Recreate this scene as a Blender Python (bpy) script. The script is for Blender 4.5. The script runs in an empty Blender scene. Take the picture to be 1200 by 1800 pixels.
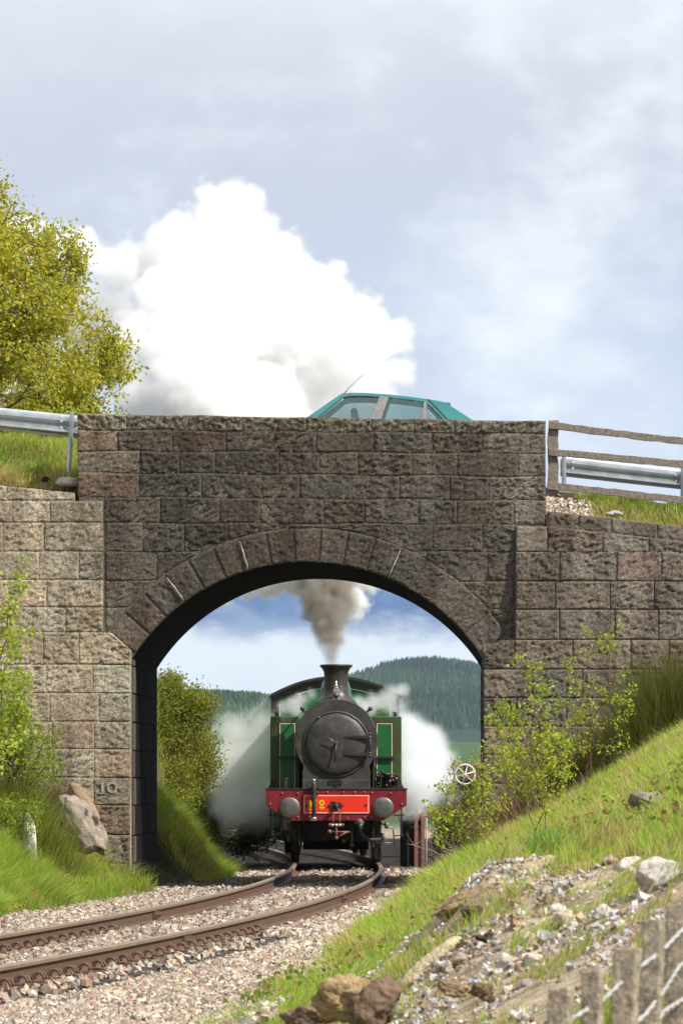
import bpy, math, random
import numpy as np
from mathutils import Vector, Matrix

S = bpy.context.scene
COL = S.collection
F, CU, CV, EYE = 9000.0, 830.0, 1390.0, 1.3      # focal length in photo pixels, vanishing point, eye height above the rails

# ------------------------------------------------------------------ camera, sky, sun, exposure
cam_data = bpy.data.cameras.new('camera')
cam = bpy.data.objects.new('camera', cam_data)
COL.objects.link(cam)
cam.location = (0, 0, EYE)
cam.rotation_euler = (math.pi / 2, 0, 0)
cam_data.sensor_fit = 'VERTICAL'
cam_data.sensor_height = 36
cam_data.sensor_width = 24
cam_data.lens = F / 1800 * 36
cam_data.shift_x = -(CU - 600) / 1800
cam_data.shift_y = (CV - 900) / 1800
cam_data.clip_start = 0.5
cam_data.clip_end = 60000
cam_data.dof.use_dof = True
cam_data.dof.focus_distance = 88
cam_data.dof.aperture_fstop = 15
S.camera = cam

S.view_settings.view_transform = 'Standard'
S.view_settings.look = 'None'
S.view_settings.gamma = 1
S.view_settings.exposure = 0.45
S.view_settings.use_curve_mapping = False
S.render.engine = 'CYCLES'
S.cycles.max_bounces = 14
S.cycles.diffuse_bounces = 3
S.cycles.glossy_bounces = 3
S.cycles.transmission_bounces = 6
S.cycles.transparent_max_bounces = 12
S.cycles.volume_bounces = 14
S.cycles.volume_max_steps = 256
S.cycles.use_denoising = True
S.cycles.sample_clamp_indirect = 10

SUN = Vector((0.60, -0.36, 0.72)).normalized()
sun_data = bpy.data.lights.new('sun', 'SUN')
sun_data.energy = 4.8
sun_data.angle = math.radians(0.6)
sun_data.color = (1.0, 0.95, 0.87)
sun = bpy.data.objects.new('sun', sun_data)
COL.objects.link(sun)
sun.rotation_euler = SUN.to_track_quat('Z', 'Y').to_euler()
sun.location = (20, -10, 40)

W = bpy.data.worlds.new('World')
S.world = W
W.use_nodes = True


def NT(nt):
    """small helper: node factory and linker for one tree"""
    def n(t, **k):
        x = nt.nodes.new(t)
        for a, b in k.items():
            if a.startswith('i_'):
                x.inputs[a[2:]].default_value = b
            else:
                setattr(x, a, b)
        return x

    def l(a, b):
        nt.links.new(a, b)
    return n, l


def sky_nodes():
    nt = W.node_tree
    nt.nodes.clear()
    n, l = NT(nt)
    out = n('ShaderNodeOutputWorld')
    tc = n('ShaderNodeTexCoord')
    # blue of the clear gaps: physical sky, looked up higher so that it keeps its blue
    add = n('ShaderNodeVectorMath', operation='ADD')
    l(tc.outputs['Generated'], add.inputs[0])
    add.inputs[1].default_value = (0, 0, 0.75)
    nrm = n('ShaderNodeVectorMath', operation='NORMALIZE')
    l(add.outputs[0], nrm.inputs[0])
    sky = n('ShaderNodeTexSky')
    sky.sky_type = 'NISHITA'
    sky.sun_disc = False
    sky.dust_density = 0.3
    sky.ozone_density = 3.0
    sky.sun_elevation = math.asin(SUN.z)
    sky.sun_rotation = math.atan2(SUN.x, SUN.y)
    l(nrm.outputs[0], sky.inputs[0])
    bg1 = n('ShaderNodeBackground')
    bg1.inputs[1].default_value = 0.075
    tint = n('ShaderNodeVectorMath', operation='MULTIPLY')
    l(sky.outputs[0], tint.inputs[0])
    tint.inputs[1].default_value = (.52, .95, 1.45)
    l(tint.outputs[0], bg1.inputs[0])
    # clouds
    sep = n('ShaderNodeSeparateXYZ')
    l(tc.outputs['Generated'], sep.inputs[0])
    stretch = n('ShaderNodeVectorMath', operation='MULTIPLY')
    l(tc.outputs['Generated'], stretch.inputs[0])
    stretch.inputs[1].default_value = (1, 1, 1.7)
    n1 = n('ShaderNodeTexNoise', i_Scale=22.0, i_Detail=5.0, i_Roughness=0.45, i_Distortion=0.4)
    l(stretch.outputs[0], n1.inputs['Vector'])
    n2 = n('ShaderNodeTexNoise', i_Scale=75.0, i_Detail=7.0, i_Roughness=0.58, i_Distortion=0.2)
    l(stretch.outputs[0], n2.inputs['Vector'])

    def math_(op, a, b, c=None, clamp=False):
        m = n('ShaderNodeMath', operation=op, use_clamp=clamp)
        for i, v in enumerate((a, b, c)):
            if v is None:
                continue
            if isinstance(v, (int, float)):
                m.inputs[i].default_value = v
            else:
                l(v, m.inputs[i])
        return m.outputs[0]
    # elevation warped by noise
    w = math_('MULTIPLY_ADD', n1.outputs[0], 0.030, -0.015)
    w2 = math_('MULTIPLY_ADD', n2.outputs[0], 0.016, -0.008)
    el = math_('ADD', math_('ADD', sep.outputs[2], w), w2)
    cr = n('ShaderNodeValToRGB')
    cr.color_ramp.interpolation = 'B_SPLINE'
    r = cr.color_ramp
    stops = [(0.0, (.50, .57, .66)), (.02 * 5, (.62, .68, .74)), (.033 * 5, (.66, .71, .76)), (.05 * 5, (.50, .58, .70)),
             (.085 * 5, (.47, .53, .65)), (.115 * 5, (.44, .475, .57)), (.140 * 5, (.50, .53, .61)), (.16 * 5, (.64, .67, .73)), (.2 * 5, (.52, .57, .65))]
    r.elements[0].position, r.elements[0].color = stops[0][0], (*stops[0][1], 1)
    r.elements[1].position, r.elements[1].color = stops[1][0], (*stops[1][1], 1)
    for p, c in stops[2:]:
        e = r.elements.new(min(p, 1.0))
        e.color = (*c, 1)
    el5 = math_('MULTIPLY', el, 5.0)
    l(el5, cr.inputs[0])
    # bright patches
    n3 = n('ShaderNodeTexNoise', i_Scale=11.0, i_Detail=4.0, i_Roughness=0.5, i_Distortion=0.3)
    off = n('ShaderNodeVectorMath', operation='ADD')
    l(tc.outputs['Generated'], off.inputs[0])
    off.inputs[1].default_value = SKY_OFF
    l(off.outputs[0], n3.inputs['Vector'])
    m3 = n('ShaderNodeMapRange', interpolation_type='SMOOTHSTEP')
    l(math_('ADD', n3.outputs[0], math_('MULTIPLY_ADD', n2.outputs[0], .22, -.11)), m3.inputs[0])
    m3.inputs[1].default_value, m3.inputs[2].default_value = .49, .70
    mixc = n('ShaderNodeMix', data_type='RGBA')
    l(m3.outputs[0], mixc.inputs[0])
    l(cr.outputs[0], mixc.inputs[6])
    mixc.inputs[7].default_value = (.70, .74, .79, 1)
    bg2 = n('ShaderNodeBackground')
    l(mixc.outputs[2], bg2.inputs[0])
    bg2.inputs[1].default_value = 1.0
    # where the clear gaps are: a band low in the sky, broken by cloud, plus sparse gaps higher up
    g1 = n('ShaderNodeMapRange', interpolation_type='SMOOTHSTEP')
    l(math_('ADD', sep.outputs[2], w2), g1.inputs[0])
    g1.inputs[1].default_value, g1.inputs[2].default_value = .0275, .0345
    g2 = n('ShaderNodeMapRange', interpolation_type='SMOOTHSTEP')
    l(el, g2.inputs[0])
    g2.inputs[1].default_value, g2.inputs[2].default_value = .056, .048
    gap = math_('MULTIPLY', g1.outputs[0], g2.outputs[0])
    # the break varies along its length, veiled in places
    brk = n('ShaderNodeMapRange', interpolation_type='SMOOTHSTEP')
    l(n2.outputs[0], brk.inputs[0])
    brk.inputs[1].default_value, brk.inputs[2].default_value = .66, .40
    brk.inputs[3].default_value, brk.inputs[4].default_value = .70, 1.0
    gap = math_('MULTIPLY', gap, brk.outputs[0])
    mix = n('ShaderNodeMixShader')
    l(gap, mix.inputs[0])
    l(bg2.outputs[0], mix.inputs[1])
    l(bg1.outputs[0], mix.inputs[2])
    l(mix.outputs[0], out.inputs[0])


SKY_OFF = (3.1, 7.7, 1.2)
sky_nodes()

# ------------------------------------------------------------------ helpers
rng = np.random.default_rng(11)
random.seed(5)


def P(u, v, Y):
    return Vector(((u - CU) * Y / F, Y, EYE + (CV - v) * Y / F))


def tag(o, label=None, cat=None, group=None, kind=None):
    if label: o['label'] = label
    if cat: o['category'] = cat
    if group: o['group'] = group
    if kind: o['kind'] = kind
    return o


def empty(name, loc, label, cat, group=None, rz=0.0):
    o = bpy.data.objects.new(name, None)
    COL.objects.link(o)
    o.location = loc
    o.rotation_euler = (0, 0, rz)
    o.empty_display_size = .2
    return tag(o, label, cat, group)


def link(name, me, parent=None, loc=None):
    o = bpy.data.objects.new(name, me)
    COL.objects.link(o)
    if parent is not None: o.parent = parent
    if loc is not None: o.location = loc
    return o


def np_mesh(name, V, T, mat, col=None, smooth=False):
    """mesh from an (n,3) array and a (m,3) or (m,4) face array, col (n,3) colours per vertex"""
    V = np.asarray(V, dtype=np.float32)
    T = np.asarray(T, dtype=np.int32)
    me = bpy.data.meshes.new(name)
    k = T.shape[1]
    me.vertices.add(len(V))
    me.vertices.foreach_set('co', V.ravel())
    me.loops.add(T.size)
    me.loops.foreach_set('vertex_index', T.ravel())
    me.polygons.add(len(T))
    me.polygons.foreach_set('loop_start', np.arange(0, T.size, k, dtype=np.int32))
    me.polygons.foreach_set('use_smooth', np.full(len(T), smooth, dtype=bool))
    if col is not None:
        a = me.color_attributes.new('Col', 'FLOAT_COLOR', 'POINT')
        c = np.ones((len(V), 4), dtype=np.float32)
        c[:, :3] = col
        a.data.foreach_set('color', c.ravel())
    me.update(calc_edges=True)
    if mat: me.materials.append(mat)
    return me


class MB:
    """collects boxes, tubes, discs, prisms and lathes; build() links them as one mesh object"""
    def __init__(s):
        s.v, s.f, s.sm = [], [], []

    def add(s, V, Fc, smooth=False):
        b = len(s.v)
        s.v += [tuple(p) for p in V]
        s.f += [tuple(b + i for i in q) for q in Fc]
        s.sm += [smooth] * len(Fc)
        return s

    def box(s, x0, x1, y0, y1, z0, z1):
        V = [(x, y, z) for x in (x0, x1) for y in (y0, y1) for z in (z0, z1)]
        return s.add(V, [(0, 1, 3, 2), (4, 6, 7, 5), (0, 4, 5, 1), (2, 3, 7, 6), (0, 2, 6, 4), (1, 5, 7, 3)])

    def tube(s, pts, r, n=8, caps=True, smooth=True):
        pts = [Vector(p) for p in pts]
        if not hasattr(r, '__len__'): r = [r] * len(pts)
        V, Fc = [], []
        prev = None
        for i, p in enumerate(pts):
            t = (pts[min(i + 1, len(pts) - 1)] - pts[max(i - 1, 0)])
            if t.length < 1e-9: t = Vector((0, 0, 1))
            t.normalize()
            if prev is None:
                a = Vector((0, 0, 1)) if abs(t.z) < .9 else Vector((1, 0, 0))
                e1 = t.cross(a).normalized()
            else:
                e1 = (prev - t * prev.dot(t)).normalized()
            prev = e1
            e2 = t.cross(e1)
            for k in range(n):
                an = 2 * math.pi * k / n
                V.append(p + (e1 * math.cos(an) + e2 * math.sin(an)) * r[i])
        for i in range(len(pts) - 1):
            for k in range(n):
                a, b = i * n + k, i * n + (k + 1) % n
                Fc.append((a, b, b + n, a + n))
        s.add(V, Fc, smooth)
        if caps:
            b = len(s.v) - len(V)
            s.f.append(tuple(b + k for k in reversed(range(n)))); s.sm.append(False)
            s.f.append(tuple(b + (len(pts) - 1) * n + k for k in range(n))); s.sm.append(False)
        return s

    def lathe(s, prof, origin, axis='z', n=32, smooth=True):
        """prof: list of (radius, height) along the axis"""
        V, Fc = [], []
        o = Vector(origin)
        for (r, h) in prof:
            for k in range(n):
                a = 2 * math.pi * k / n
                c, d = r * math.cos(a), r * math.sin(a)
                V.append(o + (Vector((c, d, h)) if axis == 'z' else Vector((c, h, d)) if axis == 'y' else Vector((h, c, d))))
        for i in range(len(prof) - 1):
            for k in range(n):
                a, b = i * n + k, i * n + (k + 1) % n
                Fc.append((a, b, b + n, a + n))
        s.add(V, Fc, smooth)
        base = len(s.v) - len(V)
        if prof[0][0] > 1e-6:
            s.f.append(tuple(base + k for k in reversed(range(n)))); s.sm.append(False)
        if prof[-1][0] > 1e-6:
            s.f.append(tuple(base + (len(prof) - 1) * n + k for k in range(n))); s.sm.append(False)
        return s

    def prism(s, poly, a0, a1, axis='y'):
        """extrude a 2D outline along an axis ('y': outline is x,z; 'x': outline is y,z; 'z': x,y)"""
        n = len(poly)
        def q(p, a):
            return (p[0], a, p[1]) if axis == 'y' else (a, p[0], p[1]) if axis == 'x' else (p[0], p[1], a)
        V = [q(p, a0) for p in poly] + [q(p, a1) for p in poly]
        Fc = [tuple(range(n)), tuple(reversed(range(n, 2 * n)))]
        Fc += [(i, (i + 1) % n, n + (i + 1) % n, n + i) for i in range(n)]
        return s.add(V, Fc)

    def ball(s, c, r, n=8):
        c = Vector(c)
        prof = [(max(r * math.sin(math.pi * i / n), 1e-4), -r * math.cos(math.pi * i / n)) for i in range(n + 1)]
        return s.lathe(prof, c, 'z', n * 2)

    def build(s, name, mat, parent=None, bevel=0, seg=2, weld=False):
        me = bpy.data.meshes.new(name)
        me.from_pydata(s.v, [], s.f)
        me.polygons.foreach_set('use_smooth', s.sm)
        me.update()
        import bmesh
        bm = bmesh.new(); bm.from_mesh(me)
        bmesh.ops.recalc_face_normals(bm, faces=bm.faces)
        bm.to_mesh(me); bm.free()
        me.materials.append(mat)
        o = link(name, me, parent)
        if bevel:
            m = o.modifiers.new('bevel', 'BEVEL')
            m.width = bevel; m.segments = seg; m.limit_method = 'ANGLE'; m.angle_limit = math.radians(40)
        return o


# ---- value noise in numpy
def _h(i, j, k):
    n = (i * 374761393 + j * 668265263 + k * 2147483647 * 3 + 1013904223) & 0xffffffff
    n = ((n ^ (n >> 13)) * 1274126177) & 0xffffffff
    return ((n ^ (n >> 16)) & 0xffff) / 65535.0


def vnoise(x, y, z=0.0):
    x = np.asarray(x, float); y = np.asarray(y, float); z = np.zeros_like(x) + z
    xi, yi, zi = np.floor(x).astype(np.int64), np.floor(y).astype(np.int64), np.floor(z).astype(np.int64)
    fx, fy, fz = x - xi, y - yi, z - zi
    fx, fy, fz = [t * t * (3 - 2 * t) for t in (fx, fy, fz)]
    r = 0
    for a in (0, 1):
        for b in (0, 1):
            for c in (0, 1):
                r = r + _h(xi + a, yi + b, zi + c) * (fx if a else 1 - fx) * (fy if b else 1 - fy) * (fz if c else 1 - fz)
    return r


def fbm(x, y, z=0.0, o=4, g=.5):
    r, a, t = 0, 1.0, 0
    for i in range(o):
        r = r + a * vnoise(np.asarray(x) * 2 ** i + 17.3 * i, np.asarray(y) * 2 ** i + 5.1 * i, np.asarray(z) * 2 ** i + 3.7 * i)
        t += a; a *= g
    return r / t


def ss(a, b, x):
    t = np.clip((np.asarray(x, float) - a) / (b - a), 0, 1)
    return t * t * (3 - 2 * t)


# ------------------------------------------------------------------ materials
def new_mat(name):
    m = bpy.data.materials.new(name)
    m.use_nodes = True
    nt = m.node_tree
    nt.nodes.clear()
    n, l = NT(nt)
    out = n('ShaderNodeOutputMaterial')
    return m, n, l, out


def plain(name, c, rough=.6, metal=0.0, var=.25, scale=6.0, bump=.0, bscale=60.0, spec=.5, dirt=None, dirt_amt=.5, coat=0.0):
    """painted / metal / wood surface with noise variation in colour, roughness and relief"""
    m, n, l, out = new_mat(name)
    b = n('ShaderNodeBsdfPrincipled')
    b.inputs['Metallic'].default_value = metal
    b.inputs['Specular IOR Level'].default_value = spec
    b.inputs['Coat Weight'].default_value = coat
    tc = n('ShaderNodeTexCoord')
    ns = n('ShaderNodeTexNoise', i_Scale=scale, i_Detail=6.0, i_Roughness=.6)
    l(tc.outputs['Object'], ns.inputs['Vector'])
    mr = n('ShaderNodeMapRange')
    l(ns.outputs[0], mr.inputs[0])
    mr.inputs[1].default_value, mr.inputs[2].default_value = .3, .7
    mr.inputs[3].default_value, mr.inputs[4].default_value = 1 - var, 1 + var
    mul = n('ShaderNodeVectorMath', operation='MULTIPLY')
    mul.inputs[0].default_value = c
    l(mr.outputs[0], mul.inputs[1])
    colour = mul.outputs[0]
    if dirt:
        n2 = n('ShaderNodeTexNoise', i_Scale=scale * 2.3, i_Detail=8.0, i_Roughness=.65)
        l(tc.outputs['Object'], n2.inputs['Vector'])
        m2 = n('ShaderNodeMapRange')
        l(n2.outputs[0], m2.inputs[0])
        m2.inputs[1].default_value, m2.inputs[2].default_value = .45, .75
        m2.inputs[4].default_value = dirt_amt
        mx = n('ShaderNodeMix', data_type='RGBA')
        l(m2.outputs[0], mx.inputs[0])
        l(colour, mx.inputs[6])
        mx.inputs[7].default_value = (*dirt, 1)
        colour = mx.outputs[2]
    l(colour, b.inputs['Base Color'])
    r2 = n('ShaderNodeMapRange')
    l(ns.outputs[0], r2.inputs[0])
    r2.inputs[3].default_value, r2.inputs[4].default_value = rough - .12, min(rough + .12, 1)
    l(r2.outputs[0], b.inputs['Roughness'])
    if bump:
        nb = n('ShaderNodeTexNoise', i_Scale=bscale, i_Detail=5.0, i_Roughness=.6)
        l(tc.outputs['Object'], nb.inputs['Vector'])
        bp = n('ShaderNodeBump', i_Strength=bump, i_Distance=.02)
        l(nb.outputs[0], bp.inputs['Height'])
        l(bp.outputs[0], b.inputs['Normal'])
    l(b.outputs[0], out.inputs[0])
    return m


def leafy(name, trans=.4, rough=.55, spec=.3):
    """vertex-coloured thin leaves or blades that let some light through"""
    m, n, l, out = new_mat(name)
    at = n('ShaderNodeAttribute', attribute_name='Col')
    b = n('ShaderNodeBsdfPrincipled')
    b.inputs['Roughness'].default_value = rough
    b.inputs['Specular IOR Level'].default_value = spec
    l(at.outputs['Color'], b.inputs['Base Color'])
    t = n('ShaderNodeBsdfTranslucent')
    mul = n('ShaderNodeVectorMath', operation='MULTIPLY')
    l(at.outputs['Color'], mul.inputs[0])
    mul.inputs[1].default_value = (1.25, 1.15, .55)
    l(mul.outputs[0], t.inputs[0])
    mx = n('ShaderNodeMixShader')
    mx.inputs[0].default_value = trans
    l(b.outputs[0], mx.inputs[1])
    l(t.outputs[0], mx.inputs[2])
    l(mx.outputs[0], out.inputs[0])
    return m


def vcol(name, rough=.85, bump=.4, bscale=90.0, nvar=.25, nscale=25.0):
    """vertex-coloured solid things (gravel, ground, clods)"""
    m, n, l, out = new_mat(name)
    at = n('ShaderNodeAttribute', attribute_name='Col')
    b = n('ShaderNodeBsdfPrincipled')
    b.inputs['Roughness'].default_value = rough
    b.inputs['Specular IOR Level'].default_value = .04
    g = n('ShaderNodeNewGeometry')
    ns = n('ShaderNodeTexNoise', i_Scale=nscale, i_Detail=6.0, i_Roughness=.65)
    l(g.outputs['Position'], ns.inputs['Vector'])
    mr = n('ShaderNodeMapRange')
    l(ns.outputs[0], mr.inputs[0])
    mr.inputs[1].default_value, mr.inputs[2].default_value = .3, .7
    mr.inputs[3].default_value, mr.inputs[4].default_value = 1 - nvar, 1 + nvar
    mul = n('ShaderNodeVectorMath', operation='MULTIPLY')
    l(at.outputs['Color'], mul.inputs[0])
    l(mr.outputs[0], mul.inputs[1])
    l(mul.outputs[0], b.inputs['Base Color'])
    nb = n('ShaderNodeTexNoise', i_Scale=bscale, i_Detail=4.0)
    l(g.outputs['Position'], nb.inputs['Vector'])
    bp = n('ShaderNodeBump', i_Strength=bump, i_Distance=.02)
    l(nb.outputs[0], bp.inputs['Height'])
    l(bp.outputs[0], b.inputs['Normal'])
    l(b.outputs[0], out.inputs[0])
    return m


def masonry(name, lichen=0.0, soot=1.0, bump=1.0):
    """weathered granite: tone from the object's own colour, soot and rain streaks on the old bridge, grain and pits"""
    m, n, l, out = new_mat(name)
    g = n('ShaderNodeNewGeometry')
    oi = n('ShaderNodeObjectInfo')
    b = n('ShaderNodeBsdfPrincipled')
    b.inputs['Roughness'].default_value = .85
    b.inputs['Specular IOR Level'].default_value = .12
    # grain
    n1 = n('ShaderNodeTexNoise', i_Scale=30.0, i_Detail=8.0, i_Roughness=.72)
    l(g.outputs['Position'], n1.inputs['Vector'])
    m1 = n('ShaderNodeMapRange')
    l(n1.outputs[0], m1.inputs[0])
    m1.inputs[1].default_value, m1.inputs[2].default_value = .34, .66
    m1.inputs[3].default_value, m1.inputs[4].default_value = .35, 1.75
    c1 = n('ShaderNodeVectorMath', operation='MULTIPLY')
    l(oi.outputs['Color'], c1.inputs[0])
    l(m1.outputs[0], c1.inputs[1])
    # broad blotches of warmer stone
    n2 = n('ShaderNodeTexNoise', i_Scale=2.6, i_Detail=6.0, i_Roughness=.6)
    l(g.outputs['Position'], n2.inputs['Vector'])
    m2 = n('ShaderNodeMapRange')
    l(n2.outputs[0], m2.inputs[0])
    m2.inputs[1].default_value, m2.inputs[2].default_value = .42, .70
    m2.inputs[4].default_value = .55
    mx = n('ShaderNodeMix', data_type='RGBA', blend_type='MULTIPLY')
    l(m2.outputs[0], mx.inputs[0])
    l(c1.outputs[0], mx.inputs[6])
    mx.inputs[7].default_value = (.90, .81, .68, 1)
    colour = mx.outputs[2]
    # vertical rain and soot streaks
    st = n('ShaderNodeVectorMath', operation='MULTIPLY')
    l(g.outputs['Position'], st.inputs[0])
    st.inputs[1].default_value = (2.2, 2.2, .42)
    n3 = n('ShaderNodeTexNoise', i_Scale=1.3, i_Detail=7.0, i_Roughness=.62)
    l(st.outputs[0], n3.inputs['Vector'])
    m3 = n('ShaderNodeMapRange')
    l(n3.outputs[0], m3.inputs[0])
    m3.inputs[1].default_value, m3.inputs[2].default_value = .36, .62
    m3.inputs[4].default_value = .75 * soot
    mx2 = n('ShaderNodeMix', data_type='RGBA', blend_type='MULTIPLY')
    l(m3.outputs[0], mx2.inputs[0])
    l(colour, mx2.inputs[6])
    mx2.inputs[7].default_value = (.42, .39, .38, 1)
    colour = mx2.outputs[2]
    # pale crystals, lime spots
    n4 = n('ShaderNodeTexNoise', i_Scale=120.0, i_Detail=3.0, i_Roughness=.6)
    l(g.outputs['Position'], n4.inputs['Vector'])
    m4 = n('ShaderNodeMapRange')
    l(n4.outputs[0], m4.inputs[0])
    m4.inputs[1].default_value, m4.inputs[2].default_value = .62, .74
    m4.inputs[4].default_value = .55
    mx3 = n('ShaderNodeMix', data_type='RGBA')
    l(m4.outputs[0], mx3.inputs[0])
    l(colour, mx3.inputs[6])
    mx3.inputs[7].default_value = (.42, .39, .35, 1)
    colour = mx3.outputs[2]
    if lichen:
        n5 = n('ShaderNodeTexNoise', i_Scale=16.0, i_Detail=6.0, i_Roughness=.7)
        l(g.outputs['Position'], n5.inputs['Vector'])
        m5 = n('ShaderNodeMapRange')
        l(n5.outputs[0], m5.inputs[0])
        m5.inputs[1].default_value, m5.inputs[2].default_value = .47, .56
        m5.inputs[4].default_value = lichen
        mx4 = n('ShaderNodeMix', data_type='RGBA')
        l(m5.outputs[0], mx4.inputs[0])
        l(colour, mx4.inputs[6])
        mx4.inputs[7].default_value = (.40, .34, .24, 1)
        colour = mx4.outputs[2]
    l(colour, b.inputs['Base Color'])
    nb = n('ShaderNodeTexNoise', i_Scale=34.0, i_Detail=10.0, i_Roughness=.78)
    l(g.outputs['Position'], nb.inputs['Vector'])
    bp = n('ShaderNodeBump', i_Strength=bump, i_Distance=.045)
    l(nb.outputs[0], bp.inputs['Height'])
    l(bp.outputs[0], b.inputs['Normal'])
    l(b.outputs[0], out.inputs[0])
    return m


M = dict(
    stone=masonry('weathered granite'),
    joint=masonry('sooty lime mortar', soot=.9, bump=.5),
    coping=masonry('lichened coping granite', lichen=.6, soot=.6),
    mortar=plain('old lime mortar', (.20, .17, .145), .9, var=.35, scale=9, bump=.5),
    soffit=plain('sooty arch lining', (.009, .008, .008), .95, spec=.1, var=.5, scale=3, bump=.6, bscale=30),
    leaf=leafy('young leaves', .5),
    grass=leafy('grass blades', .5, .55, .15),
    twig=plain('bark', (.13, .09, .065), .85, var=.4, scale=20),
    redtwig=plain('reddish young bark', (.16, .075, .055), .7, var=.3, scale=20),
    gravel=vcol('broken granite ballast', .85, .5, 140, .25, 45),
    ground=vcol('soil and gravel', .95, .8, 60, .45, 18),
    boulder=vcol('field stone', .85, .9, 40, .35, 12),
    rust=plain('brown rusted rail steel', (.12, .065, .043), .7, .1, .35, 14, .2, 80, dirt=(.06, .036, .026)),
    railtop=plain('dull worn rail head', (.34, .24, .17), .40, .55, .3, 14),
    sleeper=plain('creosoted sleeper timber', (.055, .045, .038), .85, var=.5, scale=18, bump=.6),
    black=plain('sooty black engine paint', (.028, .026, .025), .42, 0, .45, 5, .12, 40, dirt=(.10, .078, .062), dirt_amt=.5),
    blackmatt=plain('black grime', (.012, .011, .010), .8, 0, .4, 8),
    smokebox=plain('heat-dulled smokebox black', (.042, .040, .039), .48, 0, .4, 3.2, .15, 30, dirt=(.12, .098, .080), dirt_amt=.55),
    green=plain('engine green paint', (.015, .125, .032), .32, 0, .15, 4, dirt=(.03, .05, .02), dirt_amt=.5),
    olive=plain('dull olive engine paint', (.040, .070, .018), .45, 0, .25, 4),
    maroon=plain('dark red buffer beam paint', (.21, .012, .022), .42, 0, .2, 6, dirt=(.06, .02, .018), dirt_amt=.75),
    red=plain('bright red plate paint', (.80, .035, .012), .4, 0, .1, 6, dirt=(.5, .02, .01), dirt_amt=.3),
    white=plain('white paint', (.78, .77, .74), .5, 0, .08),
    yellow=plain('yellow paint', (.80, .52, .01), .45, 0, .1),
    steel=plain('bright steel', (.62, .62, .60), .3, .9, .2),
    greysteel=plain('worn buffer steel', (.16, .155, .15), .45, .6, .25, 9),
    iron=plain('dark oiled iron', (.05, .042, .040), .45, .5, .4, 12),
    rustiron=plain('rust pink painted iron', (.23, .095, .075), .8, 0, .35, 14),
    galv=plain('galvanised steel', (.50, .52, .53), .35, .85, .12, 5, .05, 60, dirt=(.34, .36, .36), dirt_amt=.5),
    wire=plain('weathered fence wire', (.42, .41, .40), .6, .2, .15),
    wood=plain('weathered grey timber', (.24, .20, .16), .9, 0, .5, 22, .9, 70, dirt=(.08, .065, .05), dirt_amt=.7),
    pale=plain('chestnut paling', (.40, .33, .24), .9, 0, .5, 30, .9, 70, dirt=(.07, .055, .035), dirt_amt=.9),
    teal=plain('teal metallic car paint', (.035, .215, .20), .28, .30, .08, 3, coat=1.0),
    rubber=plain('black rubber', (.02, .02, .02), .7),
    pillar=plain('grey-brown window pillar trim', (.20, .18, .185), .5, 0, .2, 12),
    seat=plain('dark grey seat cloth', (.05, .055, .065), .9),
    asphalt=plain('asphalt', (.05, .05, .05), .9, 0, .3, 20, .4, 120),
    concrete=plain('pale concrete', (.36, .33, .28), .9, 0, .25, 10, .4),
    wagonbrown=plain('brown wagon paint', (.13, .075, .055), .75, 0, .35, 6),
)


def glass_mat():
    m, n, l, out = new_mat('tinted car glass with rain drops')
    b = n('ShaderNodeBsdfPrincipled')
    b.inputs['Base Color'].default_value = (.16, .24, .24, 1)
    b.inputs['Roughness'].default_value = .04
    b.inputs['Metallic'].default_value = 0
    t = n('ShaderNodeBsdfTransparent')
    t.inputs[0].default_value = (.88, .94, .95, 1)
    tc = n('ShaderNodeTexCoord')
    vo = n('ShaderNodeTexVoronoi', i_Scale=38.0)
    l(tc.outputs['Object'], vo.inputs['Vector'])
    mr = n('ShaderNodeMapRange')
    l(vo.outputs[0], mr.inputs[0])
    mr.inputs[1].default_value, mr.inputs[2].default_value = .12, .22
    mr.inputs[3].default_value, mr.inputs[4].default_value = .8, .22
    mx = n('ShaderNodeMixShader')
    l(mr.outputs[0], mx.inputs[0])
    l(t.outputs[0], mx.inputs[1])
    l(b.outputs[0], mx.inputs[2])
    l(mx.outputs[0], out.inputs[0])
    return m


M['glass'] = glass_mat()
# ------------------------------------------------------------------ the lie of the land
def Xtrack(Y):
    """centre line of the curved track"""
    return -2.23 - .00121 * (np.asarray(Y, float) - 79) ** 2


def toe_r(Y):
    return np.interp(Y, [15, 32, 42, 50, 65, 79, 90, 140], [-1.75, -1.75, -1.30, -1.28, -.94, -.61, -.55, -1.2])


def toe_l(Y):
    return np.interp(Y, [15, 40, 50, 60, 71, 80, 84, 96, 140], [-9, -7.2, -6.5, -5.5, -4.75, -4.4, -3.95, -4.6, -8])


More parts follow.
